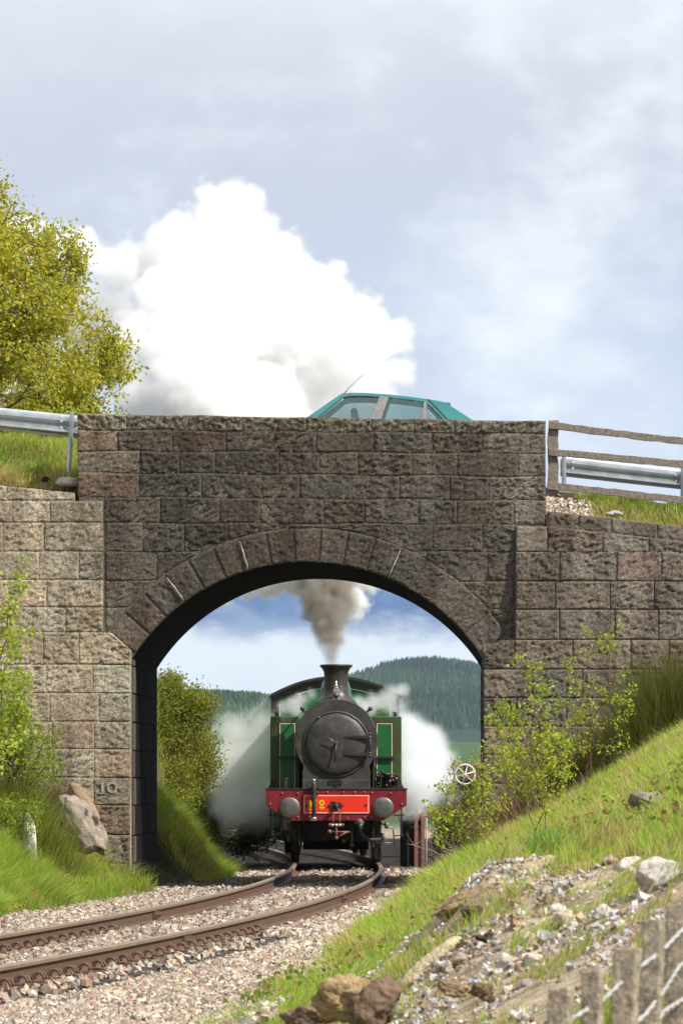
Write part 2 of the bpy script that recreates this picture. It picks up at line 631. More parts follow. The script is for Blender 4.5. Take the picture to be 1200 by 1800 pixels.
def ground_z(X, Y):
    X = np.asarray(X, float); Y = np.asarray(Y, float)
    X, Y = np.broadcast_arrays(X, Y)
    bed = -.245 + .03 * fbm(X * 1.5, Y * 1.5, 0, 3)
    offt = X - Xtrack(Y)
    bed = bed - .026 * ss(.85, .98, offt) * (1 - ss(1.30, 1.55, offt)) * ss(35, 38, Y) * (1 - ss(50, 54, Y))
    # rising bank on the right, falling away again towards the viewer's end
    d = np.maximum(X - toe_r(Y), 0)
    up = .58 * (X + .5) + .02
    zr = np.maximum(bed + .13 * d, 0)
    k = .12
    zr = np.where(up > -1, .5 * ((bed + .13 * d) + up + np.sqrt(((bed + .13 * d) - up) ** 2 + k * k)), bed + .13 * d)
    zr = zr + .05 * (fbm(X * 1.1, Y * .7, 4, 4) - .5) * ss(0, .6, d)
    zr = np.minimum(zr, 5.2 - .4 * np.maximum(X - 8, 0) * 0)
    heap = .36 * np.exp(-((X - .12) / .70) ** 2) * ss(22.5, 30, Y) * (1 - ss(30.5, 35.5, Y))
    heap = heap * (.45 + 1.1 * fbm(X * 2.6, Y * 2.0, 9, 4)) + .10 * (fbm(X * 5, Y * 4, 19, 3) - .5) * ss(0.02, .12, heap)
    zr = zr + heap + .10 * np.exp(-((X + .9) / .5) ** 2) * ss(27, 30, Y) * (1 - ss(32, 35, Y))
    near = ss(13.5, 25, Y)
    zr = zr * near + (-.35) * (1 - near)
    zr = np.where(Y > 81.6, np.minimum(zr, .05 * np.maximum(X - toe_r(Y), 0) - .15 + .25 * ss(0, 3, X)), zr)
    # left bank
    dl = np.maximum(toe_l(Y) - X, 0)
    slope = np.where(Y > 81, 1.25, .66)
    zl = bed + slope * np.maximum(dl - .15, 0) + .10 * (fbm(X * 1.3, Y * 1.0, 7, 4) - .5) * ss(0, .5, dl)
    zl = np.minimum(zl, np.where(Y > 81, 5.2, 2.6 + 0 * X))
    z = np.where(X > toe_r(Y), zr, np.where(X < toe_l(Y), zl, bed))
    # far side: gentle yard level
    far = ss(100, 130, Y)
    z = z * (1 - far) + far * (-.25)
    # road embankment held by the wing walls
    wgt = ss(75.12, 75.45, Y) * (1 - ss(82, 90, Y))
    wgtr = ss(75.12, 75.45, Y) * (1 - ss(82, 88, Y))
    lt = 5.72 + .62 * ss(75.3, 77.0, Y) + .03 * (-X - 6)
    lt = lt * (1 - ss(77, 77.4, Y)) + (6.05) * ss(77, 77.4, Y)
    z = np.where(X < -5.35, np.maximum(z, z + (np.maximum(lt, z) - z) * wgt), z)
    rt = (5.28 - .07 * (X - 1.1)) + .42 * ss(75.5, 76.2, Y) - .02 * X
    z = np.where(X > .45, np.maximum(z, z + (np.maximum(rt, z) - z) * wgtr), z)
    # valley floor rising slowly to the hills
    z = z + 33 * ss(250, 3600, Y) * 1.0
    return z


def is_bed(X, Y):
    return (X > toe_l(Y) - .05) & (X < toe_r(Y) + .15)


def grid_axis(parts):
    out = []
    for a, b, s in parts:
        out += list(np.arange(a, b, s))
    return np.array(out + [parts[-1][1]])


gx = grid_axis([(-9000, -1000, 1000), (-1000, -100, 100), (-100, -20, 8), (-20, -9, .6), (-9, 5, .09), (5, 16, .6), (16, 100, 7), (100, 1000, 100), (1000, 9000, 1000)])
gy = grid_axis([(-300, 0, 30), (0, 12, 1.5), (12, 20, .2), (20, 34, .07), (34, 40, .14), (40, 74, .25), (74, 84, .14), (84, 110, .4), (110, 250, 6), (250, 4000, 130), (4000, 9400, 600)])
GX, GY = np.meshgrid(gx, gy)
GZ = ground_z(GX, GY)
V = np.stack([GX, GY, GZ], -1).reshape(-1, 3)
nx, ny = len(gx), len(gy)
ii, jj = np.meshgrid(np.arange(ny - 1), np.arange(nx - 1), indexing='ij')
a = (ii * nx + jj).ravel()
T = np.stack([a, a + 1, a + nx + 1, a + nx], 1)
nz = fbm(GX * .9, GY * .9, 2, 4)[..., None]
soil = np.array([.115, .085, .052]) * (1 - nz) + np.array([.10, .12, .035]) * nz
fineg = fbm(GX * 9, GY * 9, 5, 2)[..., None]
bal = np.array([.30, .235, .19]) * (.65 + .7 * fineg)
dn = fbm(GX * 6, GY * 7, 8, 4)[..., None]
dirt = (np.array([.44, .36, .25]) * ss(.4, .6, dn) + np.array([.31, .23, .145]) * (1 - ss(.4, .6, dn))) * (.6 + .8 * fineg)
painted_shade = np.array([.030, .025, .022]) * (.5 + 1.0 * fineg)  # shade under and behind the engine, painted as near-black ground
bedm = is_bed(GX, GY)[..., None]
heapm = (np.exp(-((GX - .05) / .95) ** 2) * ss(20.5, 23, GY) * (1 - ss(30.5, 33.5, GY + 6 * np.maximum(GX - .05, 0))))[..., None] > .30
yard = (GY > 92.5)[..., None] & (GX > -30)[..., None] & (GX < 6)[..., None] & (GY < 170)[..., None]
C = np.where(bedm, bal, soil)
C = np.where(heapm, dirt, C)
C = np.where(yard & (bedm | (GY > 101)[..., None]), painted_shade, C)
field = np.array([.055, .095, .035])
fw = ss(170, 260, GY)[..., None]
C = C * (1 - fw) + field * fw
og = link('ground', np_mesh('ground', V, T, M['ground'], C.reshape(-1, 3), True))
tag(og, kind='structure')

# road over the bridge
xs = np.linspace(-60, 60, 61)
def road_z(x): return 6.06 - .016 * (x + 2.5) - .13 * np.maximum(x - .2, 0) + .03 * np.minimum(x + 6, 0) * 0
V, T = [], []
for x in xs:
    for y in (77.45, 83.2):
        V.append((x, y, road_z(x) + (.02)))
for i in range(len(xs) - 1): T.append((2 * i, 2 * i + 2, 2 * i + 3, 2 * i + 1))
V2 = [(v[0], v[1], v[2] - .35) for v in V]; n0 = len(V)
T += [(n0 + 2 * i, n0 + 2 * i + 1, n0 + 2 * i + 3, n0 + 2 * i + 2) for i in range(len(xs) - 1)]
T += [(2 * i, n0 + 2 * i, n0 + 2 * i + 2, 2 * i + 2) for i in range(len(xs) - 1)] + [(2 * i + 1, 2 * i + 3, n0 + 2 * i + 3, n0 + 2 * i + 1) for i in range(len(xs) - 1)]
tag(link('road', np_mesh('road', V + V2, T, M['asphalt'])), kind='structure')

# ------------------------------------------------------------------ stone bridge and wing walls
def wx(u): return (u - CU) / 120.0
def wz(v): return EYE + (CV - v) / 120.0

ARC_U, ARC_V, RI, RO = 540.0, 1352.0, 364.0, 424.0
AX, AZ, RIm, ROm = wx(ARC_U), wz(ARC_V), RI / 120, RO / 120
BAT = .085
ZB = wz(880)


def y_vert(x, z): return 75.0 + 0 * x
def y_batter(x, z): return 75.0 - .012 - BAT * np.maximum(ZB + .1 - z, 0)


stone_id = [0]


def stone(parent, name, PX, PZ, yfun, mat, colour, amp=.022, mar=.005, depth=.14, seedz=None):
    """one rock-faced block: a displaced front and four sides; PX, PZ are (nv, nu) arrays on the wall plane"""
    stone_id[0] += 1
    sid = stone_id[0]
    nv, nu = PX.shape
    cx, cz = PX.mean(), PZ.mean()
    ext = max(np.ptp(PX), np.ptp(PZ))
    # distance to the edge in metres
    s = np.linspace(0, 1, nu)[None, :] * np.ones((nv, 1)); t = np.linspace(0, 1, nv)[:, None] * np.ones((1, nu))
    wdt = np.hypot(PX[:, -1:] - PX[:, :1], PZ[:, -1:] - PZ[:, :1]); hgt = np.hypot(PX[-1:, :] - PX[:1, :], PZ[-1:, :] - PZ[:1, :])
    e = np.minimum(np.minimum(s, 1 - s) * wdt, np.minimum(t, 1 - t) * hgt)
    edge = ss(0, .020, e)
    o = sid * 3.17
    an = random.uniform(-.5, .5)
    rx = PX * math.cos(an) - PZ * math.sin(an); rz = PX * math.sin(an) + PZ * math.cos(an)
    n1 = fbm(rx * 14 + o, rz * 26 + o, o, 4, .8) - .5
    n2 = np.abs(fbm(rx * 20 + o, rz * 28, o + 9, 2) - .5)
    rgh = random.uniform(-1.2, 1.4)
    bul = .006 * random.uniform(-.5, 1.3)
    tilt = random.uniform(-.012, .012) * (s - .5) * 2 + random.uniform(-.006, .010) * (t - .5) * 2
    out = edge * (amp * .25 + amp * (4.4 + rgh) * n1 - amp * 1.3 * n2 + bul * .6) + tilt * edge * .7
    jx = (fbm(PX * 14 + o, PZ * 14, o, 2) - .5) * .012 * (1 - edge)
    jz = (fbm(PX * 14, PZ * 14 + o, o + 4, 2) - .5) * .012 * (1 - edge)
    # pull the border in by the joint
    mx_ = mar
    X = PX + (0.5 - s) * 2 * mx_ * 0 + jx
    Z = PZ + jz
    if wdt.mean() > 4 * mx_:
        X = X + np.where(s < .5, 1, -1) * mx_ * .5 * (1 - ss(0, .06, np.minimum(s, 1 - s))) * np.sign(PX[:, -1:] - PX[:, :1])
    Z = Z + np.where(t < .5, 1, -1) * mx_ * .5 * (1 - ss(0, .1, np.minimum(t, 1 - t))) * np.sign((PZ[-1:, :] - PZ[:1, :]) + 1e-9)
    Yb = yfun(PX, PZ)
    Yf = Yb - out + (1 - edge) * .004
    front = np.stack([X, Yf, Z], -1).reshape(-1, 3)
    # rim at the back
    idx = [(0, j) for j in range(nu)] + [(i, nu - 1) for i in range(1, nv)] + [(nv - 1, j) for j in range(nu - 2, -1, -1)] + [(i, 0) for i in range(nv - 2, 0, -1)]
    rim = np.array([(X[i, j], Yb[i, j] + depth, Z[i, j]) for i, j in idx])
    V = np.concatenate([front, rim])
    V = V - np.array([cx, 75.0, cz])
    fi = [i * nu + j for i, j in idx]
    n0 = nv * nu; m = len(idx)
    ii, jj = np.meshgrid(np.arange(nv - 1), np.arange(nu - 1), indexing='ij')
    a = (ii * nu + jj).ravel()
    T = np.stack([a, a + 1, a + nu + 1, a + nu], 1).tolist()
    T += [(fi[k], n0 + k, n0 + (k + 1) % m, fi[(k + 1) % m]) for k in range(m)]
    me = np_mesh(name, V, T, mat, None, True)
    me.polygons.foreach_set('use_smooth', [True] * ((nv - 1) * (nu - 1)) + [False] * m)
    ob = link(name, me, parent)
    ob.location = Vector((cx, 75.0, cz)) - parent.location
    ob.color = (*colour, 1)
    return ob


def tone(cx, cz):
    """each block's own colour: browner and sootier in the middle, paler at the left wing"""
    lx = 1 - ss(-6.4, -4.6, cx + .25 * (4 - cz) * .0)
    base = np.array([.160, .139, .115]) * (1 - lx) + np.array([.56, .48, .355]) * lx
    mid = math.exp(-((cx + 3.6) / 2.4) ** 2) * float(ss(3.9, 5.0, cz))
    base = base * (1 - .42 * mid)
    if cx > .5: base = np.array([.245, .212, .172])
    if cz < 3.6 and cx < -4.6: base = np.array([.43, .37, .275]) * (.85 + .15 * float(ss(1.0, 3, cz)))
    if cz < 1.6 and -5.6 < cx < -4.6: base = base * .75
    j = random.uniform(.86, 1.15)
    w = random.uniform(-.04, .05)
    c = base * j * np.array([1 + w, 1, 1 - w])
    if random.random() < .10: c = c * np.array([1.08, .96, .92])
    return tuple(float(x) for x in c)


CELL = .020


def row_stones(parent, u0, u1, vtop, vbot, yfun, mat=None, wmin=62, wmax=112, lo=None, hi=None, seed=0, name='stone', amp=.022, cuts=None):
    """a course between two pixel-course lines (functions of u), optionally cut by lo/hi curves"""
    r = random.Random(seed)
    if cuts is None:
        cuts = [u0]
        while cuts[-1] < u1 - wmin * .7:
            nx_ = cuts[-1] + r.uniform(wmin, wmax)
            if u1 - nx_ < wmin * .6: nx_ = u1
            cuts.append(min(nx_, u1))
        if cuts[-1] < u1: cuts.append(u1)
    for a, b in zip(cuts[:-1], cuts[1:]):
        ua, ub = a + .35, b - .35
        nU = max(4, int((ub - ua) / 120 / CELL))
        us = np.linspace(ua, ub, nU)
        zt = np.array([wz(vtop(u) + .35) for u in us]); zb = np.array([wz(vbot(u) - .35) for u in us])
        if lo is not None: zb = np.maximum(zb, np.array([lo(u) for u in us]))
        if hi is not None: zt = np.minimum(zt, np.array([hi(u) for u in us]))
        ok = zt - zb > .045
        if not ok.any(): continue
        k = np.where(ok)[0]
        us_, zt_, zb_ = us[k[0]:k[-1] + 1], zt[k[0]:k[-1] + 1], zb[k[0]:k[-1] + 1]
        if len(us_) < 4 or us_[-1] - us_[0] < 9: continue
        nU = max(4, int((us_[-1] - us_[0]) / 120 / CELL)); uu = np.linspace(us_[0], us_[-1], nU)
        zt_, zb_ = np.interp(uu, us_, zt_), np.interp(uu, us_, zb_)
        nV = max(4, int((zt_ - zb_).max() / CELL))
        t = np.linspace(0, 1, nV)[:, None]
        PX = wx(uu)[None, :] * np.ones((nV, 1))
        PZ = zb_[None, :] * (1 - t) + zt_[None, :] * t
        stone(parent, name, PX, PZ, yfun, mat or M['granite'], tone(PX.mean(), PZ.mean()), amp=amp)


M['granite'] = M['stone']
bridge = empty('stone_bridge', (0, 75, 0), 'dark granite road bridge with one segmental arch over the single railway track', 'bridge')

RL = [727, 755, 793, 831, 873, 919, 970, 1020, 1068, 1112, 1169, 1219, 1269, 1317, 1367, 1415, 1467, 1517, 1567]
RR = [740, 763, 797, 838, 880, 922, 970, 1022, 1072, 1125, 1177, 1227, 1277, 1327, 1377, 1427, 1477, 1527, 1577]


def course(i):
    return lambda u: RL[i] + (RR[i] - RL[i]) * (u - 135) / (960 - 135) + (1.2 * math.sin(u * .031 + i * 2))


def ext_lo(u):
    d = abs(u - ARC_U)
    if d >= RO: return -99
    return wz(ARC_V - math.sqrt(RO * RO - d * d)) + .006


# coping course with lichen
row_stones(bridge, 136, 959, course(0), course(1), y_vert, M['coping'], 70, 140, seed=3, name='coping_stone', amp=.030)
# parapet and spandrel courses
for i in range(1, 4):
    row_stones(bridge, 136, 959, course(i), course(i + 1), y_vert, seed=20 + i, lo=ext_lo)
row_stones(bridge, 184, 959, course(4), course(5), y_vert, seed=24, lo=ext_lo)
for i in range(5, 9):
    row_stones(bridge, 185, 904 if i < 8 else 902, course(i), course(i + 1), y_vert, seed=27 + i, lo=ext_lo)

# voussoirs
NV_ = 17
half = math.radians(55.9)
for k in range(NV_):
    t0 = -half + 2 * half * k / NV_ + .0035
    t1 = -half + 2 * half * (k + 1) / NV_ - .0035
    n_t = max(6, int((t1 - t0) * ROm / CELL)); n_r = int((ROm - RIm) / CELL)
    th = np.linspace(t0, t1, n_t)[None, :]; rr = np.linspace(RIm + .002, ROm - .008 + random.uniform(-.02, .01), n_r)[:, None]
    PX = AX + rr * np.sin(th); PZ = AZ + rr * np.cos(th)
    c = tone(PX.mean(), PZ.mean())
    j = random.uniform(.9, 1.12)
    stone(bridge, 'voussoir', PX, PZ, lambda x, z: 75.0 - .012 + 0 * x, M['stone'], tuple(x * j for x in c), amp=.015, depth=.3)

# lime-washed joints showing pale beside some voussoirs
for k in (3, 6, 12):
    th = -half + 2 * half * k / NV_
    mb = MB()
    pts = []
    for q in range(6):
        r_ = RIm + .02 + q * .085
        pts.append((AX + r_ * math.sin(th + .002 * random.uniform(-1, 1)), 74.965, AZ + r_ * math.cos(th)))
    pts = [Vector(p) - bridge.location for p in pts]
    mb.tube(pts, [.006, .014, .010, .016, .008, .004], 5)
    mb.build('lime_streak', plain('lime wash', (.34, .31, .26), .9, var=.5, scale=30), bridge)

# core of the bridge: extruded profile with the arch opening
def arch_pts(r, n=40, clipz=None):
    th = np.linspace(-half * 1.0215, half * 1.0215, n)
    return [(AX + r * math.sin(t), AZ + r * math.cos(t)) for t in th]

core = MB()
inn = arch_pts(RIm, 48)
xl, xr = wx(232), wx(848)
inn[0] = (xl, wz(1158)); inn[-1] = (xr, wz(1158))
XL, XR = wx(139), wx(956)
def topz(x): return wz(727 + 13 * (x - wx(135)) / (wx(960) - wx(135)))
nI = len(inn)
def strip(y, flip):
    V, Fc = [], []
    outer = []
    for (x, z) in inn:
        outer.append((XL + (XR - XL) * (x - xl) / (xr - xl), None))
    top = [(x, 5.75) for x, _ in outer]
    V = [(x, y, z) for x, z in inn] + [(x, y, z) for x, z in top]
    Fc = [(i, i + 1, nI + i + 1, nI + i) for i in range(nI - 1)]
    b = len(V)
    V += [(xl, y, -1.0), (XL, y, -1.0), (xr, y, -1.0), (XR, y, -1.0)]
    Fc += [(b, 0, nI, b + 1), (nI - 1, b + 2, b + 3, 2 * nI - 1)]
    return V, Fc
core.add(*strip(.006, 0))
core2 = MB().add(*strip(6.0, 0))
core2.build('rear_face', M['stone'], bridge)
Vs = [(x, .035, z) for x, z in [(xl, -1.0)] + inn + [(xr, -1.0)]] + [(x, 6.0, z) for x, z in [(xl, -1.0)] + inn + [(xr, -1.0)]]
m_ = nI + 2
core.build('core', M['joint'], bridge).color = (.15, .13, .105, 1)
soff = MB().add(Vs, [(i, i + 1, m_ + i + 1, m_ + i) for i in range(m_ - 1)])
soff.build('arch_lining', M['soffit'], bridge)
top = MB()
top.box(XL, XR, .036, 6.0, 5.2, 5.9)
top.build('deck', M['mortar'], bridge)
def parapet_core(y0, y1):
    mb = MB()
    mb.prism([(XL, 5.752), (XR, 5.752), (XR, topz(XR) - .012), (XL, topz(XL) - .012)], y0, y1)
    return mb
parapet_core(.006, .45).build('parapet_core', M['joint'], bridge).color = (.15, .13, .105, 1)
# top surface blocks of the coping, seen from above only
cs = MB()
for q in range(10):
    a_, b_ = XL + (XR - XL) * q / 10 + .006, XL + (XR - XL) * (q + 1) / 10 - .006
    cs.prism([(a_, topz(a_) - .2), (b_, topz(b_) - .2), (b_, topz(b_) + .0), (a_, topz(a_) + .0)], .07, .47)
o_ = cs.build('coping_top', M['coping'], bridge, bevel=.015); o_.color = (.15, .13, .11, 1)
MBb = MB().prism([(XL, 5.7), (XR, 5.7), (XR, topz(XR) - .25), (XL, topz(XL) - .25)], 5.55, 6.0)
o_ = MBb.build('rear_parapet', M['stone'], bridge, bevel=.02); o_.color = (.13, .11, .1, 1)
# lining blocks on the left jamb and the two courses of quoin returns
for side, xj in ((1, xl), (-1, xr)):
    z0 = -.25
    for ci in range(9):
        zt_ = wz(course(18 - ci - 1)(232)); zb_ = wz(course(18 - ci)(232))
        y = .02
        for q in range(6):
            d_ = random.uniform(.75, 1.15) if q else .42 + .22 * (ci % 2)
            y1 = min(y + d_, 5.98)
            if y1 - y < .1: break
            mb = MB().box(min(xj, xj + side * .018 + side * random.uniform(0, .008)), max(xj, xj + side * .018 + side * random.uniform(0, .008)), y + .008, y1 - .008, zb_ + .008, min(zt_, wz(1158)) - .008)
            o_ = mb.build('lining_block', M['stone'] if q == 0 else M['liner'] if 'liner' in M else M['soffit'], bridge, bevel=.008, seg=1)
            o_.color = (.16, .145, .13, 1)
            y = y1

# ---- wing walls
lw = empty('retaining_wall', (-6.4, 75, 0), 'pale granite wing wall left of the arch with 10 cut in one block', 'wall')
def lw_top(u): return 853 + 13 * u / 133.0
row_stones(lw, -70, 132, lw_top, lambda u: 880, y_batter, None, 66, 100, seed=61, name='coping_stone', amp=.02)
row_stones(lw, -70, 182, lambda u: 881, lambda u: 919, y_batter, None, 60, 95, seed=62)
for i in range(5, 9):
    row_stones(lw, -70, 183, (lambda i: lambda u: RL[i])(i), (lambda i: lambda u: RL[i + 1])(i), y_batter, None, 60, 100, seed=60 + i,
               cuts=None)
def skew_hi_l(u):
    return wz(1112 + max(0, (u - 197)) * .875) - .004 if u > 197 else 99
row_stones(lw, -70, 233, lambda u: RL[9], lambda u: RL[10], y_batter, None, 60, 96, seed=77, hi=skew_hi_l, cuts=[-70, 15, 78, 141, 233])
for i in range(10, 18):
    r_ = random.Random(i)
    c_ = [-70, 5 + r_.uniform(-30, 30), 90 + r_.uniform(-25, 20), 165 + r_.uniform(-18, 14), 232.5]
    row_stones(lw, 0, 0, (lambda i: lambda u: RL[i])(i), (lambda i: lambda u: RL[i + 1])(i), y_batter, None, seed=80 + i, cuts=c_)
c = MB()
def wedge(x0, x1, ztop0, ztop1, back=.9):
    """solid core with the battered front"""
    V, zb_ = [], -1.0
    for x, zt_ in ((x0, ztop0), (x1, ztop1)):
        yb = float(y_batter(np.array(0.), np.array(zb_))) + .006 - 75
        ym = float(y_batter(np.array(0.), np.array(ZB))) + .006 - 75
        V += [(x, yb, zb_), (x, ym, min(ZB, zt_ - .02)), (x, ym, zt_), (x, back, zt_), (x, back, zb_)]
    Fc = [(0, 1, 2, 3, 4), (9, 8, 7, 6, 5)] + [(i, (i + 1) % 5, 5 + (i + 1) % 5, 5 + i) for i in range(5)]
    return [(a - 0, b, c) for a, b, c in V], Fc
def add_wedge(mb, par, *a, **k):
    V, Fc = wedge(*a, **k)
    mb.add([(x - par.location.x, y, z) for x, y, z in V], Fc)
add_wedge(c, lw, wx(-900), wx(132), wz(853) + .3, wz(869))
add_wedge(c, lw, wx(132) + .001, wx(181), wz(881), wz(881), back=.6)
add_wedge(c, lw, wx(181) + .001, xl - .004, wz(1170), wz(1170), back=.6)
c.build('core', M['joint'], lw).color = (.46, .40, .30, 1)
# carved 10
mb = MB()
yc = float(y_batter(np.array(0.), np.array(wz(1385)))) - .030 - 75
def lp(u, v): return (wx(u) - lw.location.x, wz(v))
x0, z0 = lp(184, 1394); x1, z1 = lp(184, 1375)
mb.box(x0 - .016, x0 + .016, yc, yc + .05, z0, z1)
mb.box(x0 - .045, x0 + .045, yc + .0005, yc + .05, z0 - .014, z0 - .001)
mb.prism([(x0 - .05, z1 - .03), (x0 - .017, z1 - .001), (x0 - .017, z1 - .035)], yc, yc + .05)
cx_, cz_ = lp(201, 1384.5)
ring = [(cx_ + .075 * math.cos(t), cz_ + .083 * math.sin(t)) for t in np.linspace(0, 2 * math.pi, 25)[:-1]]
ring2 = [(cx_ + .047 * math.cos(t), cz_ + .056 * math.sin(t)) for t in np.linspace(0, 2 * math.pi, 25)[:-1]]
V = [(x, yc, z) for x, z in ring] + [(x, yc, z) for x, z in ring2] + [(x, yc + .05, z) for x, z in ring] + [(x, yc + .05, z) for x, z in ring2]
n_ = 24
Fc = []
for i in range(n_):
    j = (i + 1) % n_
    Fc += [(i, j, n_ + j, n_ + i), (i, 2 * n_ + i, 2 * n_ + j, j), (n_ + i, n_ + j, 3 * n_ + j, 3 * n_ + i)]
mb.add(V, Fc)
mb.build('carved_number', plain('pale weathered lettering', (.31, .28, .20), .9, var=.5, scale=30), lw)

rw = empty('retaining_wall', (2.5, 75, 0), 'brown granite wing wall right of the arch rising behind the saplings', 'wall')
def rw_top(u): return 898 + 27 * (u - 962) / 238.0
row_stones(rw, 962, 1300, rw_top, lambda u: rw_top(u) + 27, lambda x, z: y_vert(x, z) - .03, None, 50, 95, seed=91, name='coping_stone', amp=.02)
row_stones(rw, 906, 961, lambda u: 925, lambda u: 970, y_batter, None, 60, 95, seed=92)
row_stones(rw, 962, 1300, lambda u: rw_top(u) + 27, lambda u: 972, y_batter, None, 62, 100, seed=93, hi=lambda u: 99)
for i in range(6, 9):
    row_stones(rw, 905, 1300, (lambda i: lambda u: RR[i])(i), (lambda i: lambda u: RR[i + 1])(i), y_batter, None, 62, 104, seed=90 + i)
def skew_hi_r(u):
    return wz(1122 + max(0, (883 - u)) * .7) - .004 if u < 883 else 99
for i in range(9, 18):
    r_ = random.Random(i + 50)
    c_ = [848.5, 905 + r_.uniform(-4, 8) if i % 2 else 940 + r_.uniform(-12, 8)]
    while c_[-1] < 1210: c_.append(c_[-1] + r_.uniform(66, 104))
    row_stones(rw, 0, 0, (lambda i: lambda u: RR[i])(i), (lambda i: lambda u: RR[i + 1])(i), y_batter, None, seed=110 + i, hi=skew_hi_r if i == 9 else None, cuts=c_)
c = MB()
add_wedge(c, rw, wx(907), wx(960), wz(927), wz(927), back=.6)
add_wedge(c, rw, wx(960) + .001, wx(2100), wz(902), wz(902) - 1.0)
add_wedge(c, rw, xr + .006, wx(907) - .001, wz(1130), wz(1130), back=.6)
c.build('core', M['joint'], rw).color = (.18, .155, .125, 1)

# ------------------------------------------------------------------ railway track
track = empty('railway_track', (0, 60, 0), 'single railway track of rusty brown rails curving under the arch', 'railway track')
Y_R = np.arange(24, 152, .5)
prof = [(-.070, -.159), (.070, -.159), (.070, -.148), (.010, -.132), (.009, -.045), (.035, -.034), (.036, -.008), (.028, 0), (-.028, 0), (-.036, -.008), (-.035, -.034), (-.009, -.045), (-.010, -.132), (-.070, -.148)]
def track_pt(Y, off):
    dx = -2 * .00121 * (Y - 79)
    L = math.hypot(dx, 1)
    return Xtrack(Y) + off / L, Y - off * dx / L, dx
def heading(Y): return math.atan2(-(-2 * .00121 * (Y - 79)), 1)
for sgn in (-1, 1):
    V, Fc = [], []
    for Y in Y_R:
        for (px, pz) in prof:
            x, y, _ = track_pt(Y, sgn * .7525 + px)
            V.append((x, y - 60, pz))
    k = len(prof)
    Fc = [(i * k + j, i * k + (j + 1) % k, (i + 1) * k + (j + 1) % k, (i + 1) * k + j) for i in range(len(Y_R) - 1) for j in range(k)]
    Fc += [tuple(range(k)), tuple(reversed(range((len(Y_R) - 1) * k, len(Y_R) * k)))]
    mb = MB().add(V, Fc)
    o = mb.build('rail', M['rust'], track)
    o.data.materials.append(M['railtop'])
    zs = np.array([sum(o.data.vertices[i].co.z for i in p.vertices) / len(p.vertices) for p in o.data.polygons])
    o.data.polygons.foreach_set('material_index', (zs > -.030).astype(np.int32))
    o.data.update()
# sleepers, baseplates, spring spikes
sl = MB().box(-1.27, 1.27, -.125, .125, -.135, 0).build('sleeper', M['sleeper'], track, bevel=.012, seg=1)
bp_ = MB().box(-.17, .17, -.09, .09, 0, .022).box(-.17, -.075, -.05, .05, .02, .04).box(.075, .17, -.05, .05, .02, .04).build('baseplate', M['iron'], track, bevel=.006, seg=1)
bp_.data.materials[0] = M['rust']
def clip_mb():
    mb = MB()
    pts = []
    for q in range(11):
        a_ = math.pi * q / 10
        pts.append((.075 + .040 - .046 * math.cos(a_), 0, .028 + .055 * math.sin(a_)))
    mb.tube(pts, .0115, 6)
    return mb
cl = clip_mb().build('rail_clip', M['rust'], track)
first = dict(sleeper=True, baseplate=True, rail_clip=True)
def place(proto, key, loc, rz):
    if first[key]:
        o = proto; first[key] = False
    else:
        o = proto.copy(); COL.objects.link(o); o.parent = track
    o.location = (loc[0], loc[1] - 60, loc[2]); o.rotation_euler = (0, 0, rz)
nclip = 0
sleeper_Y = list(np.arange(28.2, 99, .68))
for Y in sleeper_Y:
    x, y, dx = track_pt(Y, 0)
    h = -math.atan(dx) + random.uniform(-.01, .01)
    place(sl, 'sleeper', (x + random.uniform(-.04, .06), y, -.182), h)
    for s_ in (-1, 1):
        x, y, dx = track_pt(Y, s_ * .7525)
        place(bp_, 'baseplate', (x, y, -.182), h)
        if Y < 78:
            for s2 in (-1, 1):
                for oy in (-.06, .06):
                    if nclip >= 296: continue
                    if s2 < 0 and Y > 60: continue
                    nclip += 1
                    xx, yy, _ = track_pt(Y + oy, s_ * .7525)
                    place(cl, 'rail_clip', (xx, yy, -.165), h + (math.pi if s2 < 0 else 0) + random.uniform(-.15, .15))
# fishplates at the joints
for (Yj, s_) in ((47.6, 1), (57.2, -1), (66.0, 1), (39.0, -1)):
    x, y, dx = track_pt(Yj, s_ * .7525)
    for s2 in (-1, 1):
        mb = MB().box(s2 * .010, s2 * .040, -.24, .24, -.125, -.045)
        for q in (-.17, -.06, .06, .17):
            mb.tube([(s2 * .03, q, -.085), (s2 * .066, q, -.085)], .018, 6, smooth=False)
        mb.tube([(s2 * .03, -.2, -.01), (s2 * .03, .2, -.01)], .006, 5)
        o = mb.build('fishplate', M['rust'], track)
        o.location = (x, y - 60, 0); o.rotation_euler = (0, 0, -math.atan(dx))
# ------------------------------------------------------------------ steam locomotive (built round the middle of its front beam, rails at z = 0, facing -y)
LY = 91.5
loco = empty('steam_locomotive', (-2.43, LY, 0), 'green side-tank steam locomotive with black smokebox and red buffer beam coming under the arch', 'locomotive', rz=math.atan(.03))
B = loco


def mkdisc(c, r, y0, y1, n=28):
    return MB().lathe([(r, 0), (r, y1 - y0)], (c[0], y0, c[1]), 'y', n)

# buffer beam
beam = [(-1.255, 1.32), (1.255, 1.32), (1.255, 1.04), (.84, .765), (-.84, .765), (-1.255, 1.04)]
bb = MB().prism(beam, 0, .04).build('buffer_beam', M['maroon'], B, bevel=.006)
# flat border lip and rivets
mb = MB()
for (x, z) in [(-.69, 1.25), (.50, 1.27), (.63, 1.26), (-.69, .83), (-.48, .83), (.50, .83), (1.17, 1.06), (-.35, 1.27), (-.16, 1.27), (.13, 1.27), (.33, 1.27), (.62, .83), (-.2, .80), (.2, .80), (-1.18, 1.06), (.97, 1.25), (-.97, 1.25)]:
    mb.lathe([(.022, 0), (.020, -.012), (.010, -.020)], (x, 0, z), 'y', 8)
mb.build('rivets', M['greysteel'], bb)
MB().box(-1.27, 1.27, -.012, .08, 1.3202, 1.345).build('footplate_edge', M['black'], B, bevel=.004)
